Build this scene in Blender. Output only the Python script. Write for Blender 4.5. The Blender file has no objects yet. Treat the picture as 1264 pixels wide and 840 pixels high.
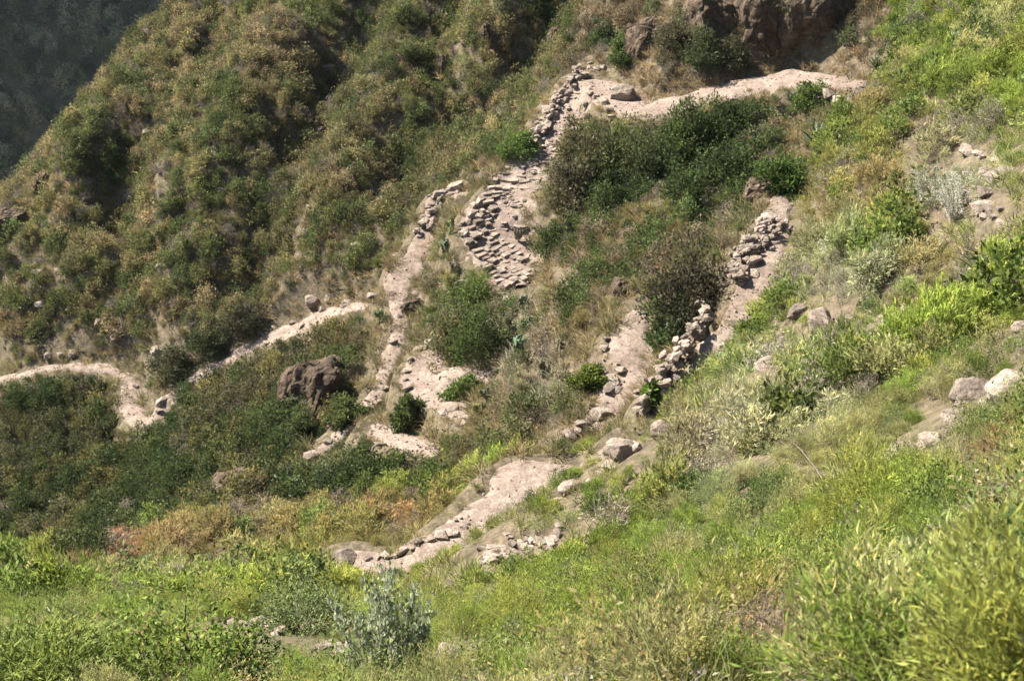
import bpy, bmesh, math, random
import numpy as np
from mathutils import Vector, Matrix, noise as mnoise

random.seed(7)
rng = np.random.default_rng(11)
sc = bpy.context.scene
COL = sc.collection
R = math.radians

# ---------------------------------------------------------------- camera
PITCH = 30.0
HFOV = 42.0
cam_d = bpy.data.cameras.new('camera')
cam = bpy.data.objects.new('camera', cam_d)
COL.objects.link(cam)
cam.location = (0, 0, 0)
cam.rotation_euler = (R(90 - PITCH), 0, 0)
cam_d.sensor_width = 36
cam_d.angle = R(HFOV)
cam_d.clip_start = 0.05
cam_d.clip_end = 3000
cam_d.dof.use_dof = True
cam_d.dof.focus_distance = 11.0
cam_d.dof.aperture_fstop = 8.0
sc.camera = cam

# ---------------------------------------------------------------- world, sun, exposure
SUN_EL, SUN_AZ = 45.0, -64.0        # azimuth from +Y, clockwise positive: the sun stands to the left, slightly beyond
w = bpy.data.worlds.new('World')
sc.world = w
w.use_nodes = True
wn = w.node_tree
wn.nodes.clear()
sky = wn.nodes.new('ShaderNodeTexSky')
sky.sky_type = 'NISHITA'
sky.sun_disc = False
sky.sun_elevation = R(SUN_EL)
sky.sun_rotation = R(SUN_AZ)
sky.altitude = 1500
bgn = wn.nodes.new('ShaderNodeBackground')
bgn.inputs['Strength'].default_value = 0.075
wout = wn.nodes.new('ShaderNodeOutputWorld')
wn.links.new(sky.outputs[0], bgn.inputs[0])
wn.links.new(bgn.outputs[0], wout.inputs[0])
sl = bpy.data.lights.new('sun', 'SUN')
sl.energy = 5.0
sl.angle = R(0.53)
sl.color = (1.0, 0.955, 0.88)
sun = bpy.data.objects.new('sun', sl)
COL.objects.link(sun)
sd = Vector((math.sin(R(SUN_AZ)) * math.cos(R(SUN_EL)), math.cos(R(SUN_AZ)) * math.cos(R(SUN_EL)), math.sin(R(SUN_EL))))
sun.rotation_euler = sd.to_track_quat('Z', 'Y').to_euler()
sun.location = sd * 60

sc.view_settings.view_transform = 'Standard'
sc.view_settings.look = 'None'
sc.view_settings.gamma = 1
sc.view_settings.exposure = 1.95
sc.render.engine = 'CYCLES'
sc.cycles.use_denoising = True
sc.cycles.max_bounces = 5
sc.cycles.diffuse_bounces = 3
sc.cycles.transmission_bounces = 3
sc.cycles.transparent_max_bounces = 4
sc.cycles.volume_bounces = 0
HAZE = 0.000045
# ---------------------------------------------------------------- terrain heights (world metres, camera at 0,0,0)
PW, PH = 1264, 840
FPX = (PW / 2) / math.tan(math.radians(HFOV / 2))
CP, SP = math.cos(math.radians(PITCH)), math.sin(math.radians(PITCH))

def ray(px, py):
    u = (px - PW / 2) / FPX
    v = (PH / 2 - py) / FPX
    return np.array((u, CP + v * SP, -SP + v * CP))

def project(P):
    """world -> sight coordinates, used only for culling what can never be seen and for survey checks"""
    P = np.asarray(P, float)
    t = P[..., 1] * CP - P[..., 2] * SP
    yy = P[..., 1] * SP + P[..., 2] * CP
    tt = np.where(t > 0.1, t, 0.1)
    return PW / 2 + FPX * P[..., 0] / tt, PH / 2 - FPX * yy / tt, t

SURVEY = [  # bearing x, bearing y, forward distance
 (0,840,10),(300,840,11),(632,840,11),(900,840,5.6),(1100,840,3.9),(1264,840,3.1),
 (150,790,13),(300,770,19),(632,760,18),(800,760,14),(1000,760,7.4),(1264,740,4.9),
 (420,700,36),(560,700,31),(700,690,25.5),(850,690,17),(1000,680,11.5),(1264,650,7.6),
 (540,668,36),(620,625,37),(700,600,37),(770,560,38),
 (900,600,22.5),(1050,590,18),(1264,560,11.5),
 (880,500,32),(1000,500,26.5),(1150,500,19.5),(1264,470,17),
 (950,400,37.5),(1050,400,32.5),(1264,380,23.5),
 (1000,300,42),(1100,300,36.5),(1264,280,30),
 (1060,200,47),(1180,200,40.5),(1264,180,37),
 (1110,110,54),(1200,80,49),(1150,0,60),(1264,0,53),
 (955,265,45),(935,345,42),(880,420,40.5),(800,510,40),(815,530,39),
 (785,385,46),(770,450,44),(755,510,42.5),(700,545,42),(870,340,43.5),
 (600,570,43),(650,500,46.5),(500,610,43),(560,600,42),
 (720,300,54),(640,440,50),(720,400,49),(700,230,61),(800,230,60),(850,290,51),
 (1055,100,61),(980,95,63.5),(930,102,64),(880,120,64),(800,142,63.5),(760,130,65.5),(722,98,69),
 (880,190,63.2),(830,200,62.5),(870,240,60.5),(960,170,52),(1000,200,49.5),
 (690,150,66.5),(645,200,64.5),(605,265,62),(640,350,58.5),
 (950,40,65.2),(950,0,66),(1050,40,64.2),(850,60,67),(850,0,69.5),(780,50,71),(780,0,73),
 (680,60,77),(600,0,85),(600,100,78),(590,170,75.5),(560,200,74),(500,100,82),(480,250,72),(430,335,69.5),
 (535,250,69),(500,315,65.5),(500,340,64),(490,410,60.5),(520,455,55.5),(610,465,53),(560,500,52.5),(500,545,51.5),
 (470,490,56),(440,520,55.5),(385,570,54),
 (445,372,67.5),(385,395,69),(330,415,70),(250,460,70),(185,520,69),(150,457,73.5),(60,455,75),(0,465,76),
 (60,400,76.8),(60,310,79.5),(60,245,82),(0,300,81.5),(130,125,87),(200,55,91),(0,360,79),
 (200,420,73),(200,300,76.5),(200,170,82.5),(300,300,73.5),(350,200,77),(400,100,82),(320,60,87),(420,0,89),
 (60,540,72),(60,620,69),(150,610,64.5),(250,590,60.5),(300,500,64),(390,480,60),(290,620,54),(440,590,50),(400,625,47.5),
 (200,672,43),(260,650,45),(120,700,39),(300,705,37),(350,640,46.5),(200,720,34),
]
WPTS = [(0,0,-1.7),(-12,0,-7.5),(14,0,6),(0,-8,3),(-30,8,-22),(-30,-8,-16),(30,-8,16),(34,20,8),(36,45,0),(40,70,-2),(-2,1.5,-3.2),
        (-62,0,-44),(-62,30,-58),(-62,60,-68),(-62,90,-76),(-62,112,-80),(-44,112,-55),(-44,80,-52),(-48,62,-56),(-38,100,-44),
        (-30,112,-38),(-18,112,-25),(0,112,-16),(20,112,-2),(40,112,12),(0,90,-21.5),(16,78,-14),(30,80,-8),(-34,70,-43),(-30,30,-33),(-20,20,-21)]
P = np.array([ray(a, b) * t for a, b, t in SURVEY] + [np.array(q, float) for q in WPTS])
XY, Z = P[:, :2], P[:, 2]

def tps(r2):
    return 0.5 * r2 * np.log(r2 + 1e-9)

n = len(P)
K = tps(((XY[:, None] - XY[None]) ** 2).sum(-1))
K += np.eye(n) * 0.6
Q = np.c_[np.ones(n), XY]
A = np.block([[K, Q], [Q.T, np.zeros((3, 3))]])
sol = np.linalg.solve(A, np.r_[Z, np.zeros(3)])
CX0, CX1, CY0, CY1, STEP = -60.0, 40.0, -6.0, 110.0, 0.34
gx = np.arange(CX0, CX1 + .01, STEP)
gy = np.arange(CY0, CY1 + .01, STEP)
GX, GY = np.meshgrid(gx, gy)          # rows = y
pts = np.c_[GX.ravel(), GY.ravel()]
hz = np.empty(len(pts))
for s in range(0, len(pts), 20000):
    b = pts[s:s + 20000]
    hz[s:s + 20000] = tps(((b[:, None] - XY[None]) ** 2).sum(-1)) @ sol[:n] + sol[n] + b @ sol[n + 1:]
HG = hz.reshape(GX.shape)

# value noise for relief
def vnoise(x, y, cell, seed):
    r = np.random.default_rng(seed)
    T = r.random((64, 64))
    fx, fy = x / cell, y / cell
    ix, iy = np.floor(fx).astype(int), np.floor(fy).astype(int)
    ax, ay = fx - ix, fy - iy
    ax, ay = ax * ax * (3 - 2 * ax), ay * ay * (3 - 2 * ay)
    g = lambda i, j: T[i % 64, j % 64]
    return (g(ix, iy) * (1 - ax) + g(ix + 1, iy) * ax) * (1 - ay) + (g(ix, iy + 1) * (1 - ax) + g(ix + 1, iy + 1) * ax) * ay

def hgt(x, y):
    x, y = np.asarray(x, float), np.asarray(y, float)
    fx = np.clip((x - CX0) / STEP, 0, len(gx) - 1.001)
    fy = np.clip((y - CY0) / STEP, 0, len(gy) - 1.001)
    ix, iy = fx.astype(int), fy.astype(int)
    ax, ay = fx - ix, fy - iy
    return (HG[iy, ix] * (1 - ax) + HG[iy, ix + 1] * ax) * (1 - ay) + (HG[iy + 1, ix] * (1 - ax) + HG[iy + 1, ix + 1] * ax) * ay

def hit(px, py, t0=2.0, t1=130.0):
    """the first place where a line of sight meets the ground"""
    d = ray(px, py)
    ts = np.arange(t0, t1, 0.12)
    below = hgt(ts * d[0], ts * d[1]) > ts * d[2]
    if not below.any():
        return None
    k = int(np.argmax(below))
    t = ts[k]
    return np.array((t * d[0], t * d[1], float(hgt(t * d[0], t * d[1])))), t
# ---------------------------------------------------------------- trails: survey lines -> world lines, then cut into the ground
TRAILS = {
 'upper_path': [(1062,104,.9),(1010,100,1.3),(965,97,1.7),(930,101,1.2),(880,117,1.05),(830,131,1.0),(795,137,1.1),(768,128,1.2),(745,112,1.5),(726,100,1.4)],
 'stair_path': [(730,104,1.2),(703,128,1.2),(682,163,1.25),(657,197,1.1),(636,226,1.25),(613,262,1.5),(604,290,1.55),(619,320,1.4),(643,353,1.0)],
 'wall_path': [(966,240,.45),(952,295,.5),(938,345,.58),(912,388,.45),(880,425,.45),(846,465,.42),(812,508,.4)],
 'lower_path': [(795,548,.95),(748,578,1.1),(700,598,1.25),(650,612,1.2),(602,640,1.0),(560,668,.92),(520,690,1.0),(478,697,.7),(425,698,.45)],
 'middle_path': [(792,376,.5),(780,410,.72),(773,450,.74),(765,480,.6),(752,512,.6),(735,527,.4),(700,545,.3)],
 'spur_path': [(578,231,.5),(545,247,.5),(528,275,.4),(514,305,.5),(500,335,.8),(493,360,.65),(495,395,.4),(486,430,.5),(478,455,.45),(462,490,.4),(445,515,.4),(420,540,.35),(383,572,.35)],
 'hairpin_path': [(542,422,.35),(527,445,.85),(524,475,1.05),(545,502,.8),(578,512,.4)],
 'hairpin_branch_path': [(530,470,.8),(570,464,.65),(614,461,.6)],
 'ledge_path': [(462,530,.5),(490,543,.8),(515,549,.8),(538,552,.5)],
 'far_path': [(458,368,.6),(420,385,.85),(385,396,.9),(340,415,.75),(300,435,.55),(250,461,.5),(215,490,.48),(190,521,.5),(176,524,.6),(162,506,.52),(157,482,.42),(150,459,.42),(120,452,.42),(60,455,.42),(0,466,.46),(-60,474,.5)],
}

def catmull(p, m=14):
    p = np.asarray(p, float)
    q = np.vstack([2 * p[0] - p[1], p, 2 * p[-1] - p[-2]])
    out = []
    for i in range(1, len(q) - 2):
        for s in np.linspace(0, 1, m, endpoint=False):
            a, b, c, d = q[i - 1], q[i], q[i + 1], q[i + 2]
            out.append(.5 * ((2 * b) + (c - a) * s + (2 * a - 5 * b + 4 * c - d) * s ** 2 + (3 * b - a - 3 * c + d) * s ** 3))
    out.append(p[-1])
    return np.array(out)

def resample(q, step):
    seg = np.linalg.norm(np.diff(q[:, :2], axis=0), axis=1)
    L = np.r_[0, np.cumsum(seg)]
    s = np.arange(0, L[-1], step)
    return np.array([np.interp(s, L, q[:, k]) for k in range(q.shape[1])]).T

def smooth1(z, k=9):
    zp = np.r_[np.full(k, z[0]), z, np.full(k, z[-1])]
    return np.convolve(zp, np.ones(2 * k + 1) / (2 * k + 1), 'same')[k:-k]

LINES = {}
for nm, pl in TRAILS.items():
    w = [np.r_[hit(a, b)[0], h] for a, b, h in pl]
    q = resample(catmull(w), 0.28)
    q[:, 2] = smooth1(q[:, 2], 10)
    LINES[nm] = q

def line_dist(X, Y, q):
    """distance to a line, and height and half width at the foot point"""
    best = np.full(X.shape, 1e9)
    zz = np.zeros(X.shape)
    ww = np.ones(X.shape)
    for i in range(len(q)):
        d = (X - q[i, 0]) ** 2 + (Y - q[i, 1]) ** 2
        m = d < best
        best = np.where(m, d, best)
        zz = np.where(m, q[i, 2], zz)
        ww = np.where(m, q[i, 3], ww)
    return np.sqrt(best), zz, ww

def sstep(a, b, x):
    t = np.clip((x - a) / (b - a), 0, 1)
    return t * t * (3 - 2 * t)

# relief first, so that the trail benches stay even
near = sstep(6, 25, np.hypot(GX, GY))
rel = (vnoise(GX, GY, 8.0, 1) - .5) * 1.5 + (vnoise(GX + 3, GY, 3.1, 2) - .5) * 1.0 + (vnoise(GX, GY + 5, 1.3, 3) - .5) * .45
PATHD = np.full(GX.shape, 9.0)       # distance outside the nearest trail edge
PZ = np.zeros(GX.shape)
for nm, q in LINES.items():
    x0, x1, y0, y1 = q[:, 0].min() - 4, q[:, 0].max() + 4, q[:, 1].min() - 4, q[:, 1].max() + 4
    i0, i1 = np.searchsorted(gx, [x0, x1])
    j0, j1 = np.searchsorted(gy, [y0, y1])
    d, z, wd = line_dist(GX[j0:j1, i0:i1], GY[j0:j1, i0:i1], q)
    e = d - wd
    sub = PATHD[j0:j1, i0:i1]
    m = e < sub
    PATHD[j0:j1, i0:i1] = np.where(m, e, sub)
    PZ[j0:j1, i0:i1] = np.where(m, z, PZ[j0:j1, i0:i1])
ribs = (vnoise(GX * .93 + GY * .36, (GY * .93 - GX * .36) * .35, 2.4, 12) - .5) * 2.0 * sstep(64, 74, GY - .12 * GX)
ribs = ribs + (vnoise(GX, GY, 1.7, 14) - .5) * 1.1 * sstep(64, 74, GY - .12 * GX)
HG = HG + (rel + ribs) * near * sstep(0.2, 3.0, PATHD)
# gullies running down the hillside beyond the stairs
for gl, dep, wid in (([(455,0),(420,90),(375,170),(330,260),(300,330)], 1.7, 2.0), ([(700,10),(660,60),(610,130)], 1.5, 1.8), ([(250,30),(190,150),(130,260)], 1.2, 2.0),
                     ([(560,10),(530,120),(490,230)], 1.3, 2.0)):
    q = resample(catmull([hit(a, b)[0] for a, b in gl]), 0.5)
    q = np.c_[q, np.ones(len(q))]
    d, _, _ = line_dist(GX, GY, q)
    side = vnoise(GX, GY, 4.0, 9)
    HG = HG - (dep * (.6 + .8 * side) * np.exp(-(d / wid) ** 2) - dep * .45 * np.exp(-((d - 2.2 * wid) / wid) ** 2)) * sstep(.3, 2.5, PATHD)
_h = hit(890, 372)[0]
HG = HG - 1.3 * np.exp(-((GX - _h[0]) ** 2 + (GY - _h[1]) ** 2) / 1.3 ** 2) * sstep(.1, .9, PATHD)
bench = 1 - sstep(0.0, 1.15, PATHD)
HG = HG * (1 - bench) + PZ * bench
HG_BASE = HG.copy()
HG_SURF = HG - 0.12 * (1 - sstep(-.25, .12, PATHD))   # the soil lies under the trodden surface

def grid_lookup(G, x, y):
    ix = np.clip(((np.asarray(x) - CX0) / STEP).round().astype(int), 0, len(gx) - 1)
    iy = np.clip(((np.asarray(y) - CY0) / STEP).round().astype(int), 0, len(gy) - 1)
    return G[iy, ix]

# ---------------------------------------------------------------- materials
def mat(name):
    m = bpy.data.materials.new(name)
    m.use_nodes = True
    nt = m.node_tree
    nt.nodes.clear()
    return m, nt

def nd(nt, typ, **kw):
    n_ = nt.nodes.new(typ)
    for k, v in kw.items():
        if k in n_.inputs:
            n_.inputs[k].default_value = v
        else:
            setattr(n_, k, v)
    return n_

def ramp(nt, stops):
    r = nt.nodes.new('ShaderNodeValToRGB')
    e = r.color_ramp.elements
    while len(e) < len(stops):
        e.new(0.5)
    for k, (p_, c_) in enumerate(stops):
        e[k].position = p_
        e[k].color = (*c_, 1)
    return r

def earth_material(name, stops, scale, bump, fine=30.0, rough=.95, mott=.5, single=0.0, crack=0.0):
    m, nt = mat(name)
    L = nt.links.new
    g = nd(nt, 'ShaderNodeNewGeometry')
    n1 = nd(nt, 'ShaderNodeTexNoise', Scale=scale, Detail=6.0, Roughness=.65)
    n2 = nd(nt, 'ShaderNodeTexNoise', Scale=fine, Detail=4.0, Roughness=.7)
    L(g.outputs['Position'], n1.inputs['Vector'])
    L(g.outputs['Position'], n2.inputs['Vector'])
    r1 = ramp(nt, stops)
    L(n1.outputs['Fac'], r1.inputs[0])
    mm = nd(nt, 'ShaderNodeMapRange', **{'From Min': .3, 'From Max': .7, 'To Min': 1 - mott, 'To Max': 1 + mott * .6})
    L(n2.outputs['Fac'], mm.inputs['Value'])
    mx = nd(nt, 'ShaderNodeVectorMath', operation='SCALE')
    L(r1.outputs[0], mx.inputs[0])
    n5 = nd(nt, 'ShaderNodeTexNoise', Scale=scale * 3.7, Detail=3.0, Roughness=.6)
    L(g.outputs['Position'], n5.inputs['Vector'])
    m5 = nd(nt, 'ShaderNodeMapRange', **{'From Min': .35, 'From Max': .65, 'To Min': 1 - mott * .6, 'To Max': 1 + mott * .35})
    L(n5.outputs['Fac'], m5.inputs['Value'])
    oi = nd(nt, 'ShaderNodeObjectInfo')
    mo = nd(nt, 'ShaderNodeMapRange', **{'To Min': 1 - single, 'To Max': 1 + single})
    L(oi.outputs['Random'], mo.inputs['Value'])
    p1_ = nd(nt, 'ShaderNodeMath', operation='MULTIPLY')
    L(mm.outputs[0], p1_.inputs[0])
    L(m5.outputs[0], p1_.inputs[1])
    p2_ = nd(nt, 'ShaderNodeMath', operation='MULTIPLY')
    L(p1_.outputs[0], p2_.inputs[0])
    L(mo.outputs[0], p2_.inputs[1])
    L(p2_.outputs[0], mx.inputs['Scale'])
    b = nd(nt, 'ShaderNodeBsdfPrincipled', Roughness=rough)
    b.inputs['Specular IOR Level'].default_value = .15
    L(mx.outputs[0], b.inputs['Base Color'])
    bp = nd(nt, 'ShaderNodeBump', Strength=bump, Distance=.08)
    n3 = nd(nt, 'ShaderNodeTexNoise', Scale=fine * .5, Detail=6.0, Roughness=.7)
    L(g.outputs['Position'], n3.inputs['Vector'])
    L(n3.outputs['Fac'], bp.inputs['Height'])
    last = bp
    if crack:
        dst = nd(nt, 'ShaderNodeVectorMath', operation='ADD')
        sc3 = nd(nt, 'ShaderNodeVectorMath', operation='SCALE')
        sc3.inputs['Scale'].default_value = .35 / crack
        L(n5.outputs['Color'], sc3.inputs[0])
        L(g.outputs['Position'], dst.inputs[0])
        L(sc3.outputs[0], dst.inputs[1])
        vo = nd(nt, 'ShaderNodeTexVoronoi', feature='DISTANCE_TO_EDGE', Scale=crack)
        L(dst.outputs[0], vo.inputs['Vector'])
        cl = nd(nt, 'ShaderNodeMapRange', **{'From Min': 0.0, 'From Max': .12})
        L(vo.outputs['Distance'], cl.inputs['Value'])
        b2 = nd(nt, 'ShaderNodeBump', Strength=(.22 if crack > 2 else .45), Distance=.25 / crack)
        L(cl.outputs[0], b2.inputs['Height'])
        L(bp.outputs[0], b2.inputs['Normal'])
        last = b2
    L(last.outputs[0], b.inputs['Normal'])
    o = nd(nt, 'ShaderNodeOutputMaterial')
    L(b.outputs[0], o.inputs[0])
    return m

M_GROUND = earth_material('dry_hillside_soil', [(.28, (.06, .045, .03)), (.45, (.125, .095, .06)), (.58, (.11, .088, .05)), (.75, (.17, .13, .09))], .9, .9, 9.0)
M_PATH = earth_material('trodden_pale_earth', [(.3, (.155, .113, .083)), (.5, (.222, .166, .127)), (.72, (.28, .216, .17))], 1.1, .8, 12.0, mott=.4)
M_ROCK = earth_material('pinkish_fieldstone', [(.25, (.13, .098, .073)), (.5, (.235, .182, .14)), (.72, (.315, .257, .203))], 2.3, .8, 16.0, mott=.4, single=.32, crack=3.2)
M_CLIFF = earth_material('brown_cliff_rock', [(.28, (.036, .025, .016)), (.5, (.082, .057, .036)), (.72, (.14, .10, .068))], .8, 1.0, 6.0, mott=.45, crack=1.6)
M_MOUNT = earth_material('far_mountain_soil', [(.3, (.06, .075, .05)), (.55, (.11, .125, .09)), (.75, (.22, .21, .17))], .05, 1.0, .6)

def leaf_material(name, transl=.42, spec=.12, fallback=(.1, .12, .04), vary=.55):
    m, nt = mat(name)
    L = nt.links.new
    a = nd(nt, 'ShaderNodeAttribute', attribute_type='INSTANCER', attribute_name='tint')
    v = nd(nt, 'ShaderNodeAttribute', attribute_type='GEOMETRY', attribute_name='shade')
    mr = nd(nt, 'ShaderNodeMapRange', **{'To Min': 1 - vary, 'To Max': 1 + vary})
    L(v.outputs['Fac'], mr.inputs['Value'])
    sclr = nd(nt, 'ShaderNodeVectorMath', operation='SCALE')
    L(a.outputs['Vector'], sclr.inputs[0])
    L(mr.outputs[0], sclr.inputs['Scale'])
    # a share of the leaves is dry
    gt = nd(nt, 'ShaderNodeMath', operation='GREATER_THAN')
    gt.inputs[1].default_value = .93
    L(v.outputs['Fac'], gt.inputs[0])
    mxc = nd(nt, 'ShaderNodeMix', data_type='RGBA', blend_type='MULTIPLY')
    L(gt.outputs[0], mxc.inputs['Factor'])
    L(sclr.outputs[0], mxc.inputs[6])
    mxc.inputs[7].default_value = (1.08, .95, .8, 1)
    b = nd(nt, 'ShaderNodeBsdfPrincipled', Roughness=.55)
    b.inputs['Specular IOR Level'].default_value = spec
    L(mxc.outputs[2], b.inputs['Base Color'])
    t = nd(nt, 'ShaderNodeBsdfTranslucent')
    L(mxc.outputs[2], t.inputs['Color'])
    ms = nd(nt, 'ShaderNodeMixShader')
    ms.inputs[0].default_value = transl
    L(b.outputs[0], ms.inputs[1])
    L(t.outputs[0], ms.inputs[2])
    o = nd(nt, 'ShaderNodeOutputMaterial')
    L(ms.outputs[0], o.inputs[0])
    return m

M_LEAF = leaf_material('leaf_tissue')
M_FLESH = leaf_material('succulent_flesh', transl=.05, spec=.4, vary=.35)
M_TWIG = earth_material('grey_brown_bark', [(.3, (.09, .07, .052)), (.7, (.2, .165, .13))], 6.0, .3, 30.0)
M_DRYSTEM = earth_material('bleached_dead_stem', [(.3, (.2, .165, .12)), (.7, (.38, .32, .24))], 6.0, .3, 30.0)

# ---------------------------------------------------------------- mesh helpers
def tag(o, label=None, cat=None, group=None, kind=None):
    if label: o['label'] = label
    if cat: o['category'] = cat
    if group: o['group'] = group
    if kind: o['kind'] = kind
    return o

def link(name, me, parent=None):
    o = bpy.data.objects.new(name, me)
    COL.objects.link(o)
    if parent is not None:
        o.parent = parent
    return o

def np_mesh(name, V, Fq, mats, matidx=None, shade=None, smooth=False):
    """V (n,3); Fq (m,k) faces of k corners"""
    me = bpy.data.meshes.new(name)
    V = np.asarray(V, np.float32)
    Fq = np.asarray(Fq, np.int32)
    k = Fq.shape[1]
    me.vertices.add(len(V))
    me.vertices.foreach_set('co', V.ravel())
    me.loops.add(Fq.size)
    me.loops.foreach_set('vertex_index', Fq.ravel())
    me.polygons.add(len(Fq))
    me.polygons.foreach_set('loop_start', np.arange(0, Fq.size, k, dtype=np.int32))
    for m_ in (mats if isinstance(mats, (list, tuple)) else [mats]):
        me.materials.append(m_)
    if matidx is not None:
        me.polygons.foreach_set('material_index', np.asarray(matidx, np.int32))
    if smooth:
        me.polygons.foreach_set('use_smooth', np.ones(len(Fq), bool))
    if shade is not None:
        at_ = me.attributes.new('shade', 'FLOAT', 'POINT')
        at_.data.foreach_set('value', np.asarray(shade, np.float32))
    me.update(calc_edges=True)
    return me

def grid_faces(nr, nc):
    a = np.arange(nr * nc).reshape(nr, nc)
    return np.stack([a[:-1, :-1], a[:-1, 1:], a[1:, 1:], a[1:, :-1]], -1).reshape(-1, 4)

# ---------------------------------------------------------------- the hillside, one sheet out to the valley
def grow(a, b, step, q=1.22):
    out, s = [], step
    x = a
    sg = 1 if b > a else -1
    while (b - x) * sg > 0:
        s *= q
        x += sg * s
        out.append(x)
    return np.array(out)
xs = np.r_[grow(CX0, -520, STEP)[::-1], gx, grow(gx[-1], 120, STEP)]
ys = np.r_[grow(CY0, -80, STEP)[::-1], gy, grow(gy[-1], 420, STEP)]
TX, TY = np.meshgrid(xs, ys)
xc, yc = np.clip(TX, gx[0], gx[-1]), np.clip(TY, gy[0], gy[-1])
ix = np.clip(((xc - CX0) / STEP).round().astype(int), 0, len(gx) - 1)
iy = np.clip(((yc - CY0) / STEP).round().astype(int), 0, len(gy) - 1)
TZ = HG_SURF[iy, ix]
dx, dy = TX - xc, TY - yc
TZ = TZ + np.where(dx > 0, .55, .8) * dx + np.where(dy < 0, -.55 * dy, dy * (-.7 + .95 * sstep(-40, 5, xc)))
far_noise = (vnoise(TX, TY, 40., 5) - .5) * 14 * sstep(3, 60, np.hypot(dx, dy))
TZ = np.maximum(TZ + far_noise, -190 + (vnoise(TX, TY, 60., 6) - .5) * 8)
hill = link('hillside', np_mesh('hillside', np.stack([TX, TY, TZ], -1).reshape(-1, 3), grid_faces(*TX.shape), M_GROUND, smooth=True))
tag(hill, kind='structure')

# far mountain across the valley, its face turned away from the sun
mx_ = np.arange(-420, 160, 3.0)
my_ = np.arange(190, 560, 3.0)
MX, MY = np.meshgrid(mx_, my_)

def mount_h(x, y):
    s_ = x * .89 + y * .46
    q_ = x * .46 - y * .89
    wob = (vnoise(x, y, 25., 21) - .5) * 18
    g_ = np.abs(vnoise(s_ + wob, q_ * .18, 17., 22) - .5) * 34 + (vnoise(s_ + wob, q_ * .3, 7., 23) - .5) * 9
    z_ = -112 + 1.15 * (y - 280) - .6 * (x + 115) + g_ + (vnoise(x, y, 45., 24) - .5) * 22
    return np.minimum(z_, 40 + (vnoise(x, y, 30., 25) - .5) * 40)
mount = link('mountain', np_mesh('mountain', np.stack([MX, MY, mount_h(MX, MY)], -1).reshape(-1, 3), grid_faces(*MX.shape), M_MOUNT, smooth=True))
tag(mount, kind='structure')

# trodden surfaces
for nm, q in LINES.items():
    t_ = np.gradient(q[:, :2], axis=0)
    t_ /= np.linalg.norm(t_, axis=1)[:, None]
    nrm = np.c_[-t_[:, 1], t_[:, 0]]
    m_ = 11
    cs = np.linspace(-1, 1, m_)
    rs = np.random.default_rng(len(nm) * 7)
    wl = smooth1(rs.random(len(q)), 1) * 1.3 + .5
    wr = smooth1(rs.random(len(q)), 1) * 1.3 + .5
    ends = np.minimum(1, np.minimum(np.arange(len(q)), np.arange(len(q))[::-1]) / 4 + .35)
    V = []
    for i in range(len(q)):
        for c_ in cs:
            wd = q[i, 3] * (wl[i] if c_ < 0 else wr[i]) * ends[i]
            x_, y_ = q[i, 0] + nrm[i, 0] * c_ * wd, q[i, 1] + nrm[i, 1] * c_ * wd
            V.append((x_, y_, abs(c_)))
    V = np.array(V)
    zz = np.array([HG_BASE[0, 0]])
    HGs, HG = HG, HG_BASE
    zz = hgt(V[:, 0], V[:, 1])
    HG = HGs
    V[:, 2] = zz + .05 - .16 * V[:, 2] ** 4 + (vnoise(V[:, 0], V[:, 1], .5, 31) - .5) * .10
    po = link(nm, np_mesh(nm, V, grid_faces(len(q), m_), M_PATH, smooth=True))
    tag(po, kind='structure')
# ---------------------------------------------------------------- plant templates
def rand_dirs(r, k, up=0.0):
    d = r.normal(size=(k, 3))
    d[:, 2] = d[:, 2] * (1 - up * .5) + up
    return d / np.linalg.norm(d, axis=1)[:, None]

def leaf_quads(r, base, direc, length, width, shade, curl=.25):
    """kite-shaped leaves: base, two shoulders, tip"""
    k = len(base)
    side = np.cross(direc, rand_dirs(r, k))
    side /= np.linalg.norm(side, axis=1)[:, None] + 1e-9
    nor = np.cross(side, direc)
    L_ = (length * (.6 + .8 * r.random(k)))[:, None] if np.isscalar(length) else length[:, None]
    W_ = (width * (.7 + .6 * r.random(k)))[:, None]
    mid = base + direc * L_ * .45 + nor * L_ * curl * .3
    tip = base + direc * L_ - nor * L_ * curl * .4 * r.random((k, 1))
    V = np.stack([base, mid + side * W_, tip, mid - side * W_], 1).reshape(-1, 3)
    F_ = np.arange(k * 4).reshape(k, 4)
    return V, F_, np.repeat(shade, 4)

def tube(pts_, radii, sides=4):
    pts_ = np.asarray(pts_, float)
    V = []
    for i, p_ in enumerate(pts_):
        a = pts_[max(i - 1, 0)]
        b = pts_[min(i + 1, len(pts_) - 1)]
        d = (b - a) / (np.linalg.norm(b - a) + 1e-9)
        u = np.cross(d, (0.31, 0.9, 0.17))
        u /= np.linalg.norm(u) + 1e-9
        v_ = np.cross(d, u)
        for s in range(sides):
            an = 2 * math.pi * s / sides
            V.append(p_ + radii[i] * (math.cos(an) * u + math.sin(an) * v_))
    F_ = []
    for i in range(len(pts_) - 1):
        for s in range(sides):
            F_.append((i * sides + s, i * sides + (s + 1) % sides, (i + 1) * sides + (s + 1) % sides, (i + 1) * sides + s))
    return np.array(V), np.array(F_)

class Acc:
    def __init__(self):
        self.V, self.F, self.S, self.M, self.n = [], [], [], [], 0
    def add(self, V, F_, S, m):
        self.V.append(V)
        self.F.append(F_ + self.n)
        self.S.append(np.broadcast_to(S, (len(V),)))
        self.M.append(np.full(len(F_), m))
        self.n += len(V)
    def mesh(self, name, mats):
        return np_mesh(name, np.vstack(self.V), np.vstack(self.F), mats, np.concatenate(self.M), np.concatenate(self.S))

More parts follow.
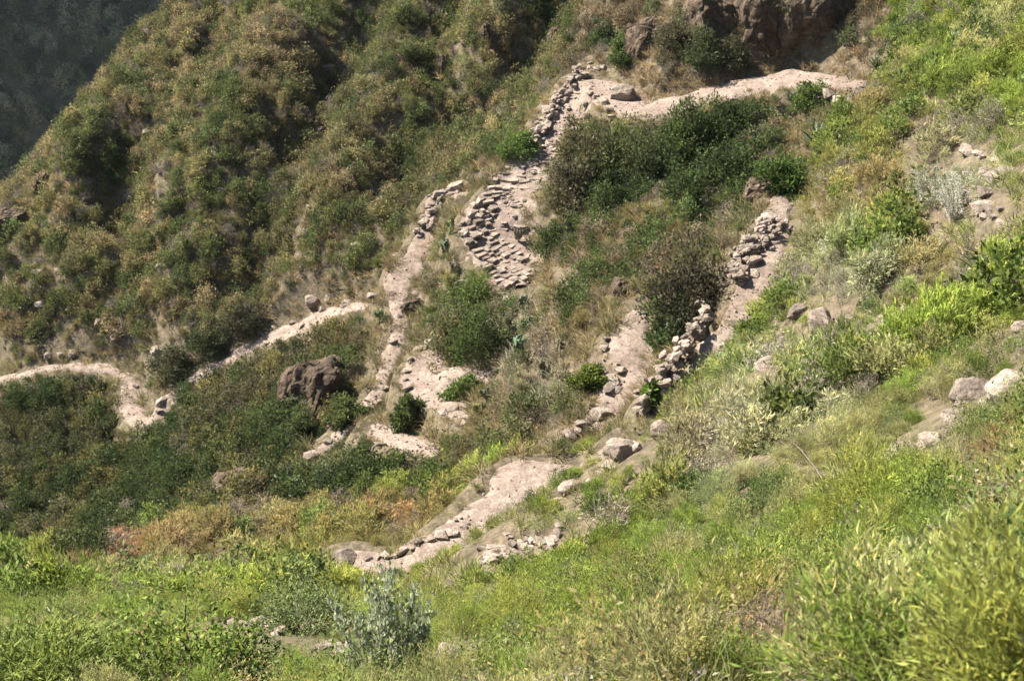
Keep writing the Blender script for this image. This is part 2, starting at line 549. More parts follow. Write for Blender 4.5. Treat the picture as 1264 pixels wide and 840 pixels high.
def stems_to(acc, r, tips, rad, matidx, root=.12, wob=.12):
    for tp in tips:
        b0 = np.r_[r.normal(size=2) * root, -.15]
        mids = [b0 + (tp - b0) * s + r.normal(size=3) * wob * (1 - abs(2 * s - 1)) * np.linalg.norm(tp - b0) * .6 for s in (.35, .7)]
        V, F_ = tube([b0, mids[0], mids[1], tp], [rad, rad * .75, rad * .5, rad * .2], 3)
        acc.add(V, F_, .5, matidx)

def dome_points(r, k, rx, h, lump=.35):
    d = rand_dirs(r, k, .55)
    d[:, 2] = np.abs(d[:, 2])
    rad = (1 - lump) + lump * r.random(k)
    return d * rad[:, None] * np.array((rx, rx, h))

def make_leafy(name, seed, nclump, nleaf, L_, W_, spread=.2, rx=.5, h=.75, split=False, up=.35, lump=.4, mats=None, stemrad=.012):
    r = np.random.default_rng(seed)
    c = dome_points(r, nclump, rx, h, lump)
    c[:, 2] += .08
    an_ = np.arctan2(c[:, 1], c[:, 0])
    lob = 1 + .22 * np.sin(2 * an_ + seed) + .16 * np.sin(3 * an_ + seed * 1.7)
    c[:, :2] *= lob[:, None]
    c[:, 2] *= 1 + .2 * np.sin(2 * an_ + seed * 2.3)
    fol, st = Acc(), Acc()
    per = nleaf // nclump
    for k, cc in enumerate(c):
        out = cc / (np.linalg.norm(cc) + 1e-6)
        off = np.clip(r.normal(size=(per, 3)), -1.7, 1.7) * spread * (.6 + .8 * r.random())
        base = cc + off
        base[:, 2] = np.maximum(base[:, 2], .0)
        dd = rand_dirs(r, per, up) + out * .9
        dd /= np.linalg.norm(dd, axis=1)[:, None]
        sh = np.clip(.5 + .25 * r.normal() + .22 * r.normal(size=per), 0, 1)
        V, F_, S = leaf_quads(r, base, dd, L_, W_, sh)
        fol.add(V, F_, S, 0)
    tgt = st if split else fol
    stems_to(tgt, r, c[: max(6, nclump // 2)], stemrad, 0 if split else 1)
    mats = mats or [M_LEAF, M_TWIG]
    if split:
        return fol.mesh(name, [mats[0]]), st.mesh(name + '_stems', [mats[1]])
    return fol.mesh(name, mats)

def make_feathery(name, seed, nsprig, per, L_, W_, rx=.5, h=.7, split=False):
    """broom-like: arching sprigs set with narrow leaves"""
    r = np.random.default_rng(seed)
    fol, st = Acc(), Acc()
    tips = dome_points(r, nsprig, rx, h, .45)
    tips[:, 2] += .12
    for tp in tips:
        b0 = np.r_[r.normal(size=2) * .16 * rx, 0]
        s = np.sqrt(r.random(per)) * .85 + .15
        sag = np.array((0, 0, .18)) * h
        base = b0 + (tp - b0) * s[:, None] + sag * (s * (1 - s) * 4)[:, None] + r.normal(size=(per, 3)) * .035
        ax = (tp - b0) / np.linalg.norm(tp - b0)
        dd = rand_dirs(r, per, .3) * .75 + ax
        dd /= np.linalg.norm(dd, axis=1)[:, None]
        sh = np.clip(.5 + .2 * r.normal() + .2 * r.normal(size=per) + .18 * (s - .6), 0, 1)
        V, F_, S = leaf_quads(r, base, dd, L_, W_, sh)
        fol.add(V, F_, S, 0)
    stems_to(st if split else fol, r, tips[::4], .007, 0 if split else 1, root=.08)
    if split:
        return fol.mesh(name, [M_LEAF]), st.mesh(name + '_stems', [M_TWIG])
    return fol.mesh(name, [M_LEAF, M_TWIG])

def make_tuft(name, seed, k, h, W_, spread=.16, lean=.5):
    r = np.random.default_rng(seed)
    a = Acc()
    b0 = np.c_[r.normal(size=(k, 2)) * spread, np.full(k, -.03)]
    d = rand_dirs(r, k, 1.0) * np.array((lean, lean, 1))
    d[:, :2] += b0[:, :2] * 1.5
    d /= np.linalg.norm(d, axis=1)[:, None]
    L_ = h * (.5 + .7 * r.random(k))
    mid = b0 + d * (L_ * .55)[:, None]
    d2 = d + np.c_[d[:, :2] * .8, np.full(k, -.35)]
    d2 /= np.linalg.norm(d2, axis=1)[:, None]
    tip = mid + d2 * (L_ * .5)[:, None]
    side = np.cross(d, rand_dirs(r, k))
    side /= np.linalg.norm(side, axis=1)[:, None]
    V = np.stack([b0 - side * W_, b0 + side * W_, mid + side * W_ * .8, mid - side * W_ * .8, tip + side * W_ * .1, tip - side * W_ * .1], 1).reshape(-1, 3)
    i = np.arange(k) * 6
    F_ = np.vstack([np.c_[i, i + 1, i + 2, i + 3], np.c_[i + 3, i + 2, i + 4, i + 5]])
    a.add(V, F_, np.repeat(r.random(k), 6), 0)
    return a.mesh(name, [M_LEAF])

def make_twiggy(name, seed, k, rad, rx=.5, h=.7, leaves=200, mat_=None, wob=.2):
    r = np.random.default_rng(seed)
    a = Acc()
    tips = dome_points(r, k, rx, h, .5)
    tips[:, 2] += .05
    stems_to(a, r, tips, rad, 1, root=.1, wob=wob)
    for tp in tips[::2]:
        for _ in range(3):
            e = tp + rand_dirs(r, 1, .4)[0] * .16
            V, F_ = tube([tp * .75, tp * .9 + r.normal(size=3) * .03, e], [rad * .5, rad * .4, rad * .15], 3)
            a.add(V, F_, .5, 1)
    base = tips[r.integers(0, k, leaves)] * (.75 + .3 * r.random((leaves, 1))) + r.normal(size=(leaves, 3)) * .05
    V, F_, S = leaf_quads(r, base, rand_dirs(r, leaves, .3), .05, .012, r.random(leaves))
    a.add(V, F_, S, 0)
    return a.mesh(name, [M_LEAF, mat_ or M_DRYSTEM])

def make_upright(name, seed, nst, per, L_, W_, rx=.35, h=1.0, split=False):
    """upright stems clothed with small oval leaves"""
    r = np.random.default_rng(seed)
    fol, st = Acc(), Acc()
    tg = st if split else fol
    for k in range(nst):
        an, q_ = r.random() * 6.283, math.sqrt(r.random())
        tp = np.array((math.cos(an) * rx * q_, math.sin(an) * rx * q_, h * (.38 + .62 * r.random()) * (1 - .3 * q_)))
        b0 = np.r_[tp[:2] * .25, -.1]
        md = b0 * .5 + tp * .5 + np.r_[r.normal(size=2) * .03, .05]
        V, F_ = tube([b0, md, tp], [.009, .006, .002], 3)
        tg.add(V, F_, .5, 0 if split else 1)
        s = r.random(per) ** .7
        base = np.where(s[:, None] < .5, b0 + (md - b0) * (2 * s[:, None]), md + (tp - md) * (2 * s[:, None] - 1)) + r.normal(size=(per, 3)) * .018
        dd = rand_dirs(r, per, .5)
        V, F_, S = leaf_quads(r, base, dd, L_, W_, np.clip(.55 + .25 * r.normal(size=per), 0, 1))
        fol.add(V, F_, S, 0)
    if split:
        return fol.mesh(name, [M_LEAF]), st.mesh(name + '_stems', [M_DRYSTEM])
    return fol.mesh(name, [M_LEAF, M_DRYSTEM])

def make_agave_leaf(name):
    """one thick tapering leaf along +Z bending outwards +X"""
    prof = [(0, .05, .03), (.25, .075, .032), (.5, .07, .025), (.75, .045, .016), (1.0, .004, .003)]
    V, F_ = [], []
    for s, wd, th in prof:
        x_ = .55 * s ** 1.4
        z_ = s * .85 - .2 * s * s
        for yy, tt in ((-wd, .4 * th), (0, th), (wd, .4 * th), (0, -th)):
            V.append((x_ + tt * .7 * (-1), yy, z_ + tt))
    for i in range(len(prof) - 1):
        for s in range(4):
            F_.append((i * 4 + s, i * 4 + (s + 1) % 4, i * 4 + 4 + (s + 1) % 4, i * 4 + 4 + s))
    return np_mesh(name, V, F_, M_FLESH, shade=np.random.default_rng(3).random(len(V)) * .3 + .4, smooth=True)

def make_pad(name, seed):
    """flat oval cactus pad standing on its lower end"""
    V, F_ = [], []
    n_, k_ = 10, 7
    for i in range(k_):
        f = i / (k_ - 1)
        wd = .5 * math.sin(math.pi * (0.06 + .9 * f) ** .8) * .62 + .03
        for j in range(n_):
            an = 2 * math.pi * j / n_
            V.append((math.cos(an) * wd * .5, math.sin(an) * .05 * (wd + .2), f * .5))
    for i in range(k_ - 1):
        for j in range(n_):
            F_.append((i * n_ + j, i * n_ + (j + 1) % n_, (i + 1) * n_ + (j + 1) % n_, (i + 1) * n_ + j))
    V.append((0, 0, .505)); V.append((0, 0, -.01))
    for j in range(n_):
        a_, b_ = (k_ - 1) * n_ + j, (k_ - 1) * n_ + (j + 1) % n_
        F_.append((a_, b_, len(V) - 2, len(V) - 2))
        F_.append((j, (j + 1) % n_, len(V) - 1, len(V) - 1))
    F_ = [f for f in F_]
    bm = bmesh.new()
    vs = [bm.verts.new(v) for v in V]
    for f in F_:
        bm.faces.new([vs[q] for q in dict.fromkeys(f)])
    bmesh.ops.recalc_face_normals(bm, faces=bm.faces)
    me = bpy.data.meshes.new(name)
    bm.to_mesh(me); bm.free()
    me.materials.append(M_FLESH)
    at_ = me.attributes.new('shade', 'FLOAT', 'POINT')
    at_.data.foreach_set('value', np.random.default_rng(seed).random(len(me.vertices)).astype(np.float32) * .3 + .35)
    me.polygons.foreach_set('use_smooth', np.ones(len(me.polygons), bool))
    return me

T = {}
T['feather_near'] = [make_feathery('feathery_near', 40 + k, 90, 75, .055, .0042) for k in range(3)]
T['feather_far'] = [make_feathery('feathery_far', 50 + k, 60, 26, .10, .0095) for k in range(4)]
T['leafy_near'] = [make_leafy('leafy_near', 60 + k, 55, 4400, .036, .0075, .10) for k in range(2)]
T['leafy_far'] = [make_leafy('leafy_far', 70 + k, 30, 800, .095, .026, .12) for k in range(5)]
T['twiggy'] = [make_twiggy('twiggy', 80 + k, 60, .006, leaves=160) for k in range(3)]
T['twiggy_far'] = [make_twiggy('twiggy_far', 84 + k, 70, .012, leaves=260) for k in range(3)]
T['tuft_near'] = [make_tuft('tuft_near', 90 + k, 150, .36, .0022) for k in range(3)]
T['tuft_far'] = [make_tuft('tuft_far', 95 + k, 90, .5, .012) for k in range(3)]
T['silver'] = [make_upright('silver', 100 + k, 34, 60, .055, .014, .4, .95) for k in range(2)]
T['herb'] = [make_leafy('herb', 110 + k, 28, 1500, .026, .0048, .08, .35, .24) for k in range(3)]
ME_AGAVE = make_agave_leaf('agave_leaf')
ME_PAD = make_pad('cactus_pad', 5)
# ---------------------------------------------------------------- stone
def hull_mesh(name, pts_, m_):
    bm = bmesh.new()
    for p_ in pts_:
        bm.verts.new(p_)
    res = bmesh.ops.convex_hull(bm, input=bm.verts)
    dead = [v for v in bm.verts if not v.link_faces]
    bmesh.ops.delete(bm, geom=dead, context='VERTS')
    bmesh.ops.recalc_face_normals(bm, faces=bm.faces)
    me = bpy.data.meshes.new(name)
    bm.to_mesh(me)
    bm.free()
    me.materials.append(m_)
    return me

def stone_pts(seed, k=18, e=.75):
    r = np.random.default_rng(seed)
    d = rand_dirs(r, k)
    d = np.sign(d) * np.abs(d) ** e
    d /= np.max(np.abs(d))
    return d * .5 * np.array((1, .8, .62)) * (.85 + .3 * r.random((k, 1)))

def slab_pts(seed):
    r = np.random.default_rng(seed)
    out = []
    for sx in (-1, 1):
        for sy in (-1, 1):
            for sz in (-1, 1):
                c_ = np.array((sx * .5, sy * .5, sz * .5)) * (1 - .22 * r.random(3))
                out.append(c_)
                out.append(c_ * np.array((1 - .25 * r.random(), 1 + .05 * r.random(), 1.02)))
    return np.array(out)
STONES = [hull_mesh('stone', stone_pts(200 + k), M_ROCK) for k in range(10)]
SLABS = [hull_mesh('slab', slab_pts(220 + k), M_ROCK) for k in range(6)]

def rocky_mesh(name, seed, m_, sub=4, amp=.28, strata=0.0, cut=10):
    """a weathered block: sphere clipped by random planes, then broken up by noise"""
    r = np.random.default_rng(seed)
    bm = bmesh.new()
    bmesh.ops.create_icosphere(bm, subdivisions=sub, radius=.5)
    pl = rand_dirs(r, cut)
    pd = .30 + .16 * r.random(cut)
    off = Vector(r.random(3) * 50)
    for v in bm.verts:
        p_ = np.array(v.co)
        for a_, b_ in zip(pl, pd):
            q_ = p_ @ a_ - b_
            if q_ > 0:
                p_ = p_ - a_ * q_ * .92
        c_ = Vector(p_)
        nn = mnoise.fractal(c_ * 3.2 + off, 1.0, 2.1, 4) * .5 + abs(mnoise.noise(c_ * 6 + off)) * .35 - .1
        if strata:
            nn += strata * math.sin((c_.z + c_.x * .25) * 34 + 3 * mnoise.noise(c_ * 4 + off))
        v.co = c_ * (1 + amp * nn)
    me = bpy.data.meshes.new(name)
    bm.to_mesh(me)
    bm.free()
    me.materials.append(m_)
    return me
ROCKS = [rocky_mesh('rock', 240 + k, M_ROCK, 4, .2, 0, 16) for k in range(5)]
CLIFFS = [rocky_mesh('crag', 260 + k, M_CLIFF, 5, .42, .035, 13) for k in range(4)]

def spot(px, py):
    return hit(px, py)[0]

CLEAR = []

def put(o, p_, size, rot=None, sink=.2):
    o.scale = size if hasattr(size, '__len__') else (size,) * 3
    o.rotation_euler = rot if rot is not None else (random.uniform(-.3, .3), random.uniform(-.3, .3), random.uniform(0, 6.28))
    sz = o.scale[2]
    o.location = (p_[0], p_[1], p_[2] + sz * (.3 - sink))
    return o

# cliffs and outcrops: (sight line, size, shift, turn)
for px, py, size, sh, rz, me, lab in (
    (1022, 74, (4.8, 4.0, 6.2), (0, 2.4, 1.2), .3, 0, 'smooth shaded brown cliff face overhanging the end of the upper path'),
    (938, 62, (3.6, 2.8, 4.6), (0, 1.1, .5), 1.2, 1, 'ribbed brown cliff with crumbling columns above the upper path'),
    (872, 48, (3.6, 2.6, 3.8), (0, .9, .2), 2.0, 2, 'rough tan crag half overgrown by shrubs above the upper path'),
    (800, 66, (2.8, 2.0, 2.8), (0, .5, 0), 3.0, 3, 'small tan crag above the stairway corner'),
    (690, 52, (1.9, 1.5, 2.0), (0, .3, 0), 3.9, 0, 'pale crag among shrubs on the hillside behind the stairway corner'),
    (392, 512, (4.3, 3.1, 3.9), (0, 1.3, -.3), 4.3, 1, 'brown rock outcrop with dark hollow face below the far path'),
    (290, 625, (2.6, 2.0, 2.3), (0, .4, .1), 5.1, 2, 'weathered grey brown rock knob beside dry grass'),
    (268, 702, (2.2, 1.1, 1.0), (0, .2, -.1), .9, 3, 'dark crumbling earth bank in the dry grass'),
    (512, 386, (1.3, 1.0, 1.2), (0, .2, 0), .4, 3, 'dark hollowed rock beside the narrow spur path'),
    (14, 282, (2.6, 1.8, 2.4), (0, .2, 0), .5, 2, 'pale rock ledge on the bare ridge edge of the hillside'),
    (52, 232, (2.0, 1.4, 1.8), (0, .2, 0), 1.5, 3, 'grey rock step on the ridge above the pale ledge'),
    (600, 52, (.7, .8, 2.2), (0, .1, .2), .7, 0, 'narrow pale rock fin standing on the shrubby hillside'),
    (548, 96, (.8, .8, 2.2), (0, .1, 0), 1.7, 1, 'dark brown rock fin standing on the shrubby hillside'),
    (398, 168, (1.1, .9, 1.3), (0, .1, 0), 2.7, 2, 'rounded brown rock in the dark hillside gully'),
    (850, 300, (1.5, 1.1, .9), (0, .1, 0), 2.2, 2, 'low brown rock ledge above the large dark bush'),
    (940, 240, (1.6, 1.3, 1.3), (0, .2, 0), 3.2, 0, 'pale rounded rock ledge beneath a round green bush'),
    (770, 372, (1.5, 1.1, 1.2), (0, .3, 0), 1.1, 1, 'brown rock bank closing the head of the middle path'),
):
    o = link('rock_outcrop', CLIFFS[me])
    p_ = spot(px, py) + np.array(sh)
    put(o, p_, size, (0, 0, rz), .25)
    tag(o, lab, 'outcrop')

def boulder(px, py, d, lab, grp=None, flat=.75, me=None, name='boulder', cat='boulder'):
    o = link(name, me or random.choice(ROCKS))
    p_ = spot(px, py)
    CLEAR.append((p_[0], p_[1], max(.42, d * .6)))
    put(o, p_, (d, d * random.uniform(.75, 1), d * flat), None, .12)
    tag(o, lab, cat, grp)
    return o
for px, py, d, lab in (
    (768, 122, 1.5, 'pale boulder between the stairway corner and the upper path'),
    (1198, 494, .72, 'grey lichened boulder standing up in the grass above paler stones'),
    (1246, 490, .72, 'broad whitish boulder beside the grey lichened one'),
    (1150, 550, .42, 'small rounded tan boulder at the foot of the grey boulder'),
    (1118, 574, .6, 'furrowed grey boulder sunk in the grass below the tan one'),
    (1012, 408, 1.0, 'smooth tan boulder half buried in the grassy slope'),
    (985, 392, .7, 'smaller brown boulder touching the half buried tan one'),
    (1262, 408, .4, 'white stone at the edge of the grassy slope'),
    (1095, 402, .55, 'pinkish rock patch in the bright green scrub'),
    (1122, 388, .5, 'pinkish rock beside another in the bright green scrub'),
    (768, 562, .85, 'large pale boulder at the head of the lower path'),
    (384, 378, .95, 'dark upright boulder beside the far path'),
    (428, 378, .8, 'pale boulder where the far path meets the spur'),
    (815, 536, .6, 'flat pale boulder in the grass below the stone wall'),
    (70, 707, .55, 'pale stone in the brown grass below the dry bank'),
    (425, 693, .75, 'large pale stone ending the row along the lower path'),
    (703, 608, .6, 'pale boulder with dark side lying on the lower path'),
    (194, 437, .9, 'pale rock face in the bank above the far path'),
    (630, 830, .3, 'small pale stone in short grass near the silver shrub'),
    (552, 826, .42, 'pinkish grey stone beside the silver shrub'),
    (945, 455, .5, 'pale flat stone peeping through bright grass'),
):
    boulder(px, py, d, lab)

def stone_row(spec, lab, grp, name='stone'):
    for px, py, d in spec:
        o = link(name, random.choice(STONES))
        p_ = spot(px, py)
        if 'hillside' not in lab:
            CLEAR.append((p_[0], p_[1], .62 if 'foreground scrub' in lab else max(.22, d * .5)))
        put(o, p_, (d * random.uniform(.9, 1.3), d * random.uniform(.8, 1.1), d * random.uniform(.7, .95)), None, .1)
        tag(o, lab, 'stone', grp)
stone_row([(455,693,.36),(466,691,.28),(477,689,.33),(489,686,.3),(499,682,.36),(508,677,.28),(516,672,.3),(531,669,.26),(545,665,.45),(558,660,.36),(573,652,.24)],
          'pale stone in the row edging the lower dirt path', 'stones edging the lower path')
stone_row([(700,586,.36),(716,602,.3),(730,596,.28),(742,588,.38),(752,578,.42),(728,573,.3),(720,578,.24),(738,568,.3),(748,562,.3),(784,556,.4),(668,606,.2),(640,628,.16),(610,640,.2),(590,650,.16),(690,618,.22)],
          'pale stone scattered at the upper end of the lower path', 'stones at the upper end of the lower path')
stone_row([(766,462,.45),(757,474,.55),(752,484,.6),(762,484,.4),(744,512,.5),(738,517,.62),(728,522,.5),(720,528,.55),(712,534,.5),(704,541,.55),(748,420,.3),(745,432,.4)],
          'pale stone edging the middle path', 'stones edging the middle path')
stone_row([(60,442,.7),(76,441,.55),(90,440,.6),(200,498,.75),(196,508,.5),(236,474,.6),(228,482,.5),(215,500,.45),(340,407,.4),(360,400,.45),(404,372,.6),(398,384,.5),(372,405,.5),(330,425,.4),(300,440,.45),(168,478,.4)],
          'pale stone beside the far path', 'stones beside the far path')
stone_row([(735,122,.5),(745,128,.7),(728,118,.4),(752,138,.5),(722,130,.45),(755,146,.4),(1010,128,.8),(1022,122,.9),(1035,126,.7),(1060,118,.8),(1046,130,.6),(905,106,.4)],
          'pale stone lying at the edge of the upper path', 'stones at the edge of the upper path')
stone_row([(520,432,.5),(532,424,.5),(538,418,.55),(506,446,.35),(560,508,.5),(548,512,.4),(503,460,.3),(500,470,.3),(503,480,.35),(490,528,.5),(475,480,.4),(468,498,.4),(452,505,.4),(486,425,.5),(494,392,.4),(430,535,.5),(405,548,.5),(385,566,.6),(500,562,.5),(470,550,.4),(514,365,.4)],
          'pale stone beside the narrow spur path and its hairpin', 'stones beside the spur path')
stone_row([(398,806,.17),(408,802,.22),(418,806,.18),(428,802,.2),(405,797,.14),(390,804,.14),(300,776,.3),(318,772,.28),(286,780,.26),(332,778,.3),(345,784,.2),(308,784,.2),(540,830,.16),(564,832,.18)],
          'pinkish stone in a gap of the foreground scrub', 'stones in the foreground scrub')
stone_row([(1008,800,.10),(1022,806,.12),(1035,797,.11),(1000,812,.09),(1046,810,.1),(1015,820,.1),(1060,800,.09)],
          'small grey stone among dry leaves under the foreground bush', 'stones among dry leaves')
stone_row([(1168,522,.3),(1178,512,.26),(1186,504,.24),(1136,562,.28),(1162,560,.2),(1102,578,.26),(1216,506,.26),(1142,592,.2),(1172,536,.22),(1090,585,.2)],
          'pale stone in the little rock pile around the grey lichened boulder', 'stones around the lichened boulder')
stone_row([(1205 + random.uniform(-25, 40), 235 + random.uniform(-55, 45), random.uniform(.25, .6)) for _ in range(22)],
          'pale rubble stone in the washout on the grassy slope', 'stones in the washout')
hs = []
while len(hs) < 46:
    a_, b_ = random.uniform(20, 640), random.uniform(20, 440)
    h_ = hit(a_, b_)
    if h_ is not None and h_[1] < 95 and grid_lookup(PATHD, h_[0][0], h_[0][1]) > .5:
        hs.append((a_, b_, random.uniform(.35, .9)))
stone_row(hs, 'pale rock showing between shrubs on the hillside beyond the stairs', 'rocks on the far hillside')

def stone_pile(name, lab, cat, line, step, courses, rows, size, grow_h=.6, jit=.12, cap=260):
    q = resample(np.array([spot(a, b) for a, b in line]), step)
    base = link(name, None)
    base.location = tuple(q.mean(0))
    tag(base, lab, cat)
    t_ = np.gradient(q[:, :2], axis=0)
    t_ /= np.linalg.norm(t_, axis=1)[:, None]
    cnt = 0
    for i in range(len(q)):
        CLEAR.append((q[i, 0], q[i, 1], size * rows * .55 + .1))
        for c_ in range(courses):
            if c_ == courses - 1 and random.random() < .35:
                continue
            for r_ in range(rows):
                if cnt >= cap:
                    return base
                cnt += 1
                lat = (r_ - (rows - 1) / 2) * size * (.85 - .1 * c_)
                d = size * random.choice((.55, .7, .9, 1.0, 1.15, 1.5)) * random.uniform(.9, 1.1) * (1 - .06 * c_)
                x_ = q[i, 0] - t_[i, 1] * lat + random.gauss(0, jit * size * 2)
                y_ = q[i, 1] + t_[i, 0] * lat + random.gauss(0, jit * size * 2)
                z_ = float(hgt(x_, y_)) + size * (.15 + c_ * grow_h)
                o = link('stone', random.choice(STONES), base)
                o.location = (x_ - base.location[0], y_ - base.location[1], z_ - base.location[2])
                o.rotation_euler = (random.uniform(-.25, .25), random.uniform(-.25, .25), math.atan2(t_[i, 1], t_[i, 0]) + random.uniform(-.5, .5))
                o.scale = (d * random.uniform(1, 1.3), d, d * random.uniform(.75, 1))
    return base
stone_pile('dry_stone_wall', 'waist high dry stone wall descending beside the middle path', 'wall', [(864,396),(858,418),(846,440),(830,465),(812,490),(790,508)], .30, 4, 2, .36, .62)
stone_pile('dry_stone_wall', 'low crumbling stone wall edging the upper flight of the stairway', 'wall', [(716,90),(702,104),(692,124),(676,150),(660,176),(648,196)], .34, 2, 2, .42, .6)
stone_pile('dry_stone_wall', 'short stone kerb wall closing the stairway corner', 'wall', [(718,88),(732,85),(752,88)], .32, 2, 1, .42, .6)
stone_pile('dry_stone_wall', 'thin edge wall of stones along the lower flight of stairs', 'wall', [(596,250),(584,268),(572,288),(578,306)], .36, 2, 1, .44, .5)
stone_pile('rubble_pile', 'heap of rubble stones beside the path above the large dark bush', 'rubble', [(956,276),(944,300),(926,312),(912,322),(912,340),(904,356)], .24, 3, 3, .30, .5, .22, 240)
stone_pile('rubble_pile', 'low heap of pale rubble stones below the lower path', 'rubble', [(598,690),(625,684),(660,680),(682,676)], .17, 2, 4, .2, .5, .25, 170)
stone_pile('rubble_pile', 'stony bank of pale rubble beside the top of the spur path', 'rubble', [(560,236),(540,250),(530,272),(520,296)], .4, 2, 2, .45, .5, .22, 80)

# stairway
st = link('stone_stairway', None)
q = LINES['stair_path']
st.location = tuple(q[-1][:3])
tag(st, 'flight of rough stone steps climbing to the walled corner of the upper path', 'stairway')
L_ = np.r_[0, np.cumsum(np.linalg.norm(np.diff(q[:, :2], axis=0), axis=1))]
tg = np.gradient(q[:, :2], axis=0)
tg /= np.linalg.norm(tg, axis=1)[:, None]
s = .4
cnt = 0
LATS = 1.0 if np.dot((-tg[len(tg) // 2, 1], tg[len(tg) // 2, 0]), (1, 0)) > 0 else -1.0
ROWD = (spot(634, 282) - spot(600, 304))[:2]
ROWD = ROWD / np.linalg.norm(ROWD) * np.sign(float(np.dot(ROWD, (-tg[-1, 1], tg[-1, 0]))))
while s < L_[-1] - .1:
    f = s / L_[-1]
    c_ = np.array([np.interp(s, L_, q[:, k]) for k in range(4)])
    tx, ty = np.interp(s, L_, tg[:, 0]), np.interp(s, L_, tg[:, 1])
    nx, ny = -ty, tx
    lat = -c_[3] * (.95 if f > .45 else .85)
    neat = f > .5
    if neat:
        bl = min(1, (f - .5) / .12)
        nx, ny = nx * (1 - bl) + ROWD[0] * bl, ny * (1 - bl) + ROWD[1] * bl
        nn_ = math.hypot(nx, ny)
        nx, ny = nx / nn_, ny / nn_
    while lat < c_[3] * (1.25 if neat else .95):
        ln = random.uniform(.2, .6) if neat else random.uniform(.22, .5)
        if random.random() < (.95 if neat else .8):
            x_, y_ = c_[0] + nx * (lat + ln / 2) + random.gauss(0, .04 if neat else .12), c_[1] + ny * (lat + ln / 2) + random.gauss(0, .04 if neat else .12)
            o = link('step', random.choice(SLABS if neat else STONES), st)
            dp = random.uniform(.2, .34) if neat else random.uniform(.2, .42)
            hh = random.uniform(.11, .2)
            z_ = c_[2] + hh * (.12 if neat else .1) + random.gauss(0, .05)
            o.location = (x_ - st.location[0], y_ - st.location[1], z_ - st.location[2])
            o.rotation_euler = (random.gauss(0, .08), random.gauss(0, .08), math.atan2(ny, nx) + random.gauss(0, .16 if neat else .8))
            o.scale = (ln * 1.02, dp, hh)
            cnt += 1
        lat += ln
    s += random.uniform(.3, .42)
for _ in range(90):
    s = L_[-1] * random.uniform(.3, .72)
    c_ = np.array([np.interp(s, L_, q[:, k]) for k in range(4)])
    tx, ty = np.interp(s, L_, tg[:, 0]), np.interp(s, L_, tg[:, 1])
    lat = random.uniform(-.1, 1.05) * c_[3] * LATS
    d = random.uniform(.16, .42)
    o = link('step', random.choice(STONES), st)
    o.location = (c_[0] - ty * lat - st.location[0], c_[1] + tx * lat - st.location[1], c_[2] + d * .08 - st.location[2])
    o.rotation_euler = (random.gauss(0, .1), random.gauss(0, .1), random.uniform(0, 6.28))
    o.scale = (d * 1.4, d, d * .55)
# ---------------------------------------------------------------- scattered cover: geometry-node stuff and single plants
def scatter_stuff(name, meshes, P_, rot, scl, tint, seed=0):
    me = bpy.data.meshes.new(name)
    me.vertices.add(len(P_))
    me.vertices.foreach_set('co', np.asarray(P_, np.float32).ravel())
    for nm_, arr in (('rot', rot), ('scl', scl), ('tint', tint)):
        a_ = me.attributes.new(nm_, 'FLOAT_VECTOR', 'POINT')
        a_.data.foreach_set('vector', np.asarray(arr, np.float32).ravel())
    a_ = me.attributes.new('pick', 'INT', 'POINT')
    a_.data.foreach_set('value', np.random.default_rng(seed).integers(0, len(meshes), len(P_)).astype(np.int32))
    o = link(name, me)
    o['kind'] = 'stuff'
    ng = bpy.data.node_groups.new(name + '_nodes', 'GeometryNodeTree')
    ng.interface.new_socket('Geometry', in_out='INPUT', socket_type='NodeSocketGeometry')
    ng.interface.new_socket('Geometry', in_out='OUTPUT', socket_type='NodeSocketGeometry')
    N, L = ng.nodes, ng.links.new
    gi, go = N.new('NodeGroupInput'), N.new('NodeGroupOutput')
    jn = N.new('GeometryNodeJoinGeometry')
    for m_ in reversed(meshes):
        src = bpy.data.objects.new(name + '_source', m_)     # never linked into the scene
        oi = N.new('GeometryNodeObjectInfo')
        oi.inputs['Object'].default_value = src
        oi.inputs['As Instance'].default_value = True
        L(oi.outputs['Geometry'], jn.inputs[0])
    iop = N.new('GeometryNodeInstanceOnPoints')
    iop.inputs['Pick Instance'].default_value = True
    L(gi.outputs[0], iop.inputs['Points'])
    L(jn.outputs[0], iop.inputs['Instance'])
    for nm_, typ, sock in (('rot', 'FLOAT_VECTOR', 'Rotation'), ('scl', 'FLOAT_VECTOR', 'Scale'), ('pick', 'INT', 'Instance Index')):
        na = N.new('GeometryNodeInputNamedAttribute')
        na.data_type = typ
        na.inputs['Name'].default_value = nm_
        L(na.outputs['Attribute'], iop.inputs[sock])
    L(iop.outputs[0], go.inputs[0])
    md = o.modifiers.new('scatter', 'NODES')
    md.node_group = ng
    return o

def lin(*pts_):
    a = np.array(pts_, float)
    return a[:, 0], a[:, 1]
GB = lin((-200,690),(120,690),(250,642),(380,628),(520,602),(620,582),(700,562),(800,522),(900,405),(960,262),(1010,192),(1070,102),(1110,0),(1120,-900),(3000,-900))
DB = lin((-200,474),(0,468),(150,466),(180,530),(250,468),(385,404),(430,425),(470,520),(520,640))
XB = lin((-300,740),(0,720),(80,700),(170,640),(250,525),(340,455),(430,420),(520,400),(900,300))
AB = lin((600,90),(760,140),(880,116),(1060,100),(1100,60))

def zone_of(px, py):
    z_ = np.full(px.shape, 'hill', dtype='U8')
    mid = px > np.interp(py, *XB)
    z_[mid] = 'mid'
    z_[mid & (py < np.interp(px, *AB)) & (px > 690)] = 'crag'
    z_[(py > np.interp(px, *DB)) & (px < 470)] = 'low'
    z_[(px >= 400) & (px < 520) & (py > 560)] = 'mid'
    z_[py > np.interp(px, *GB)] = 'grass'
    return z_

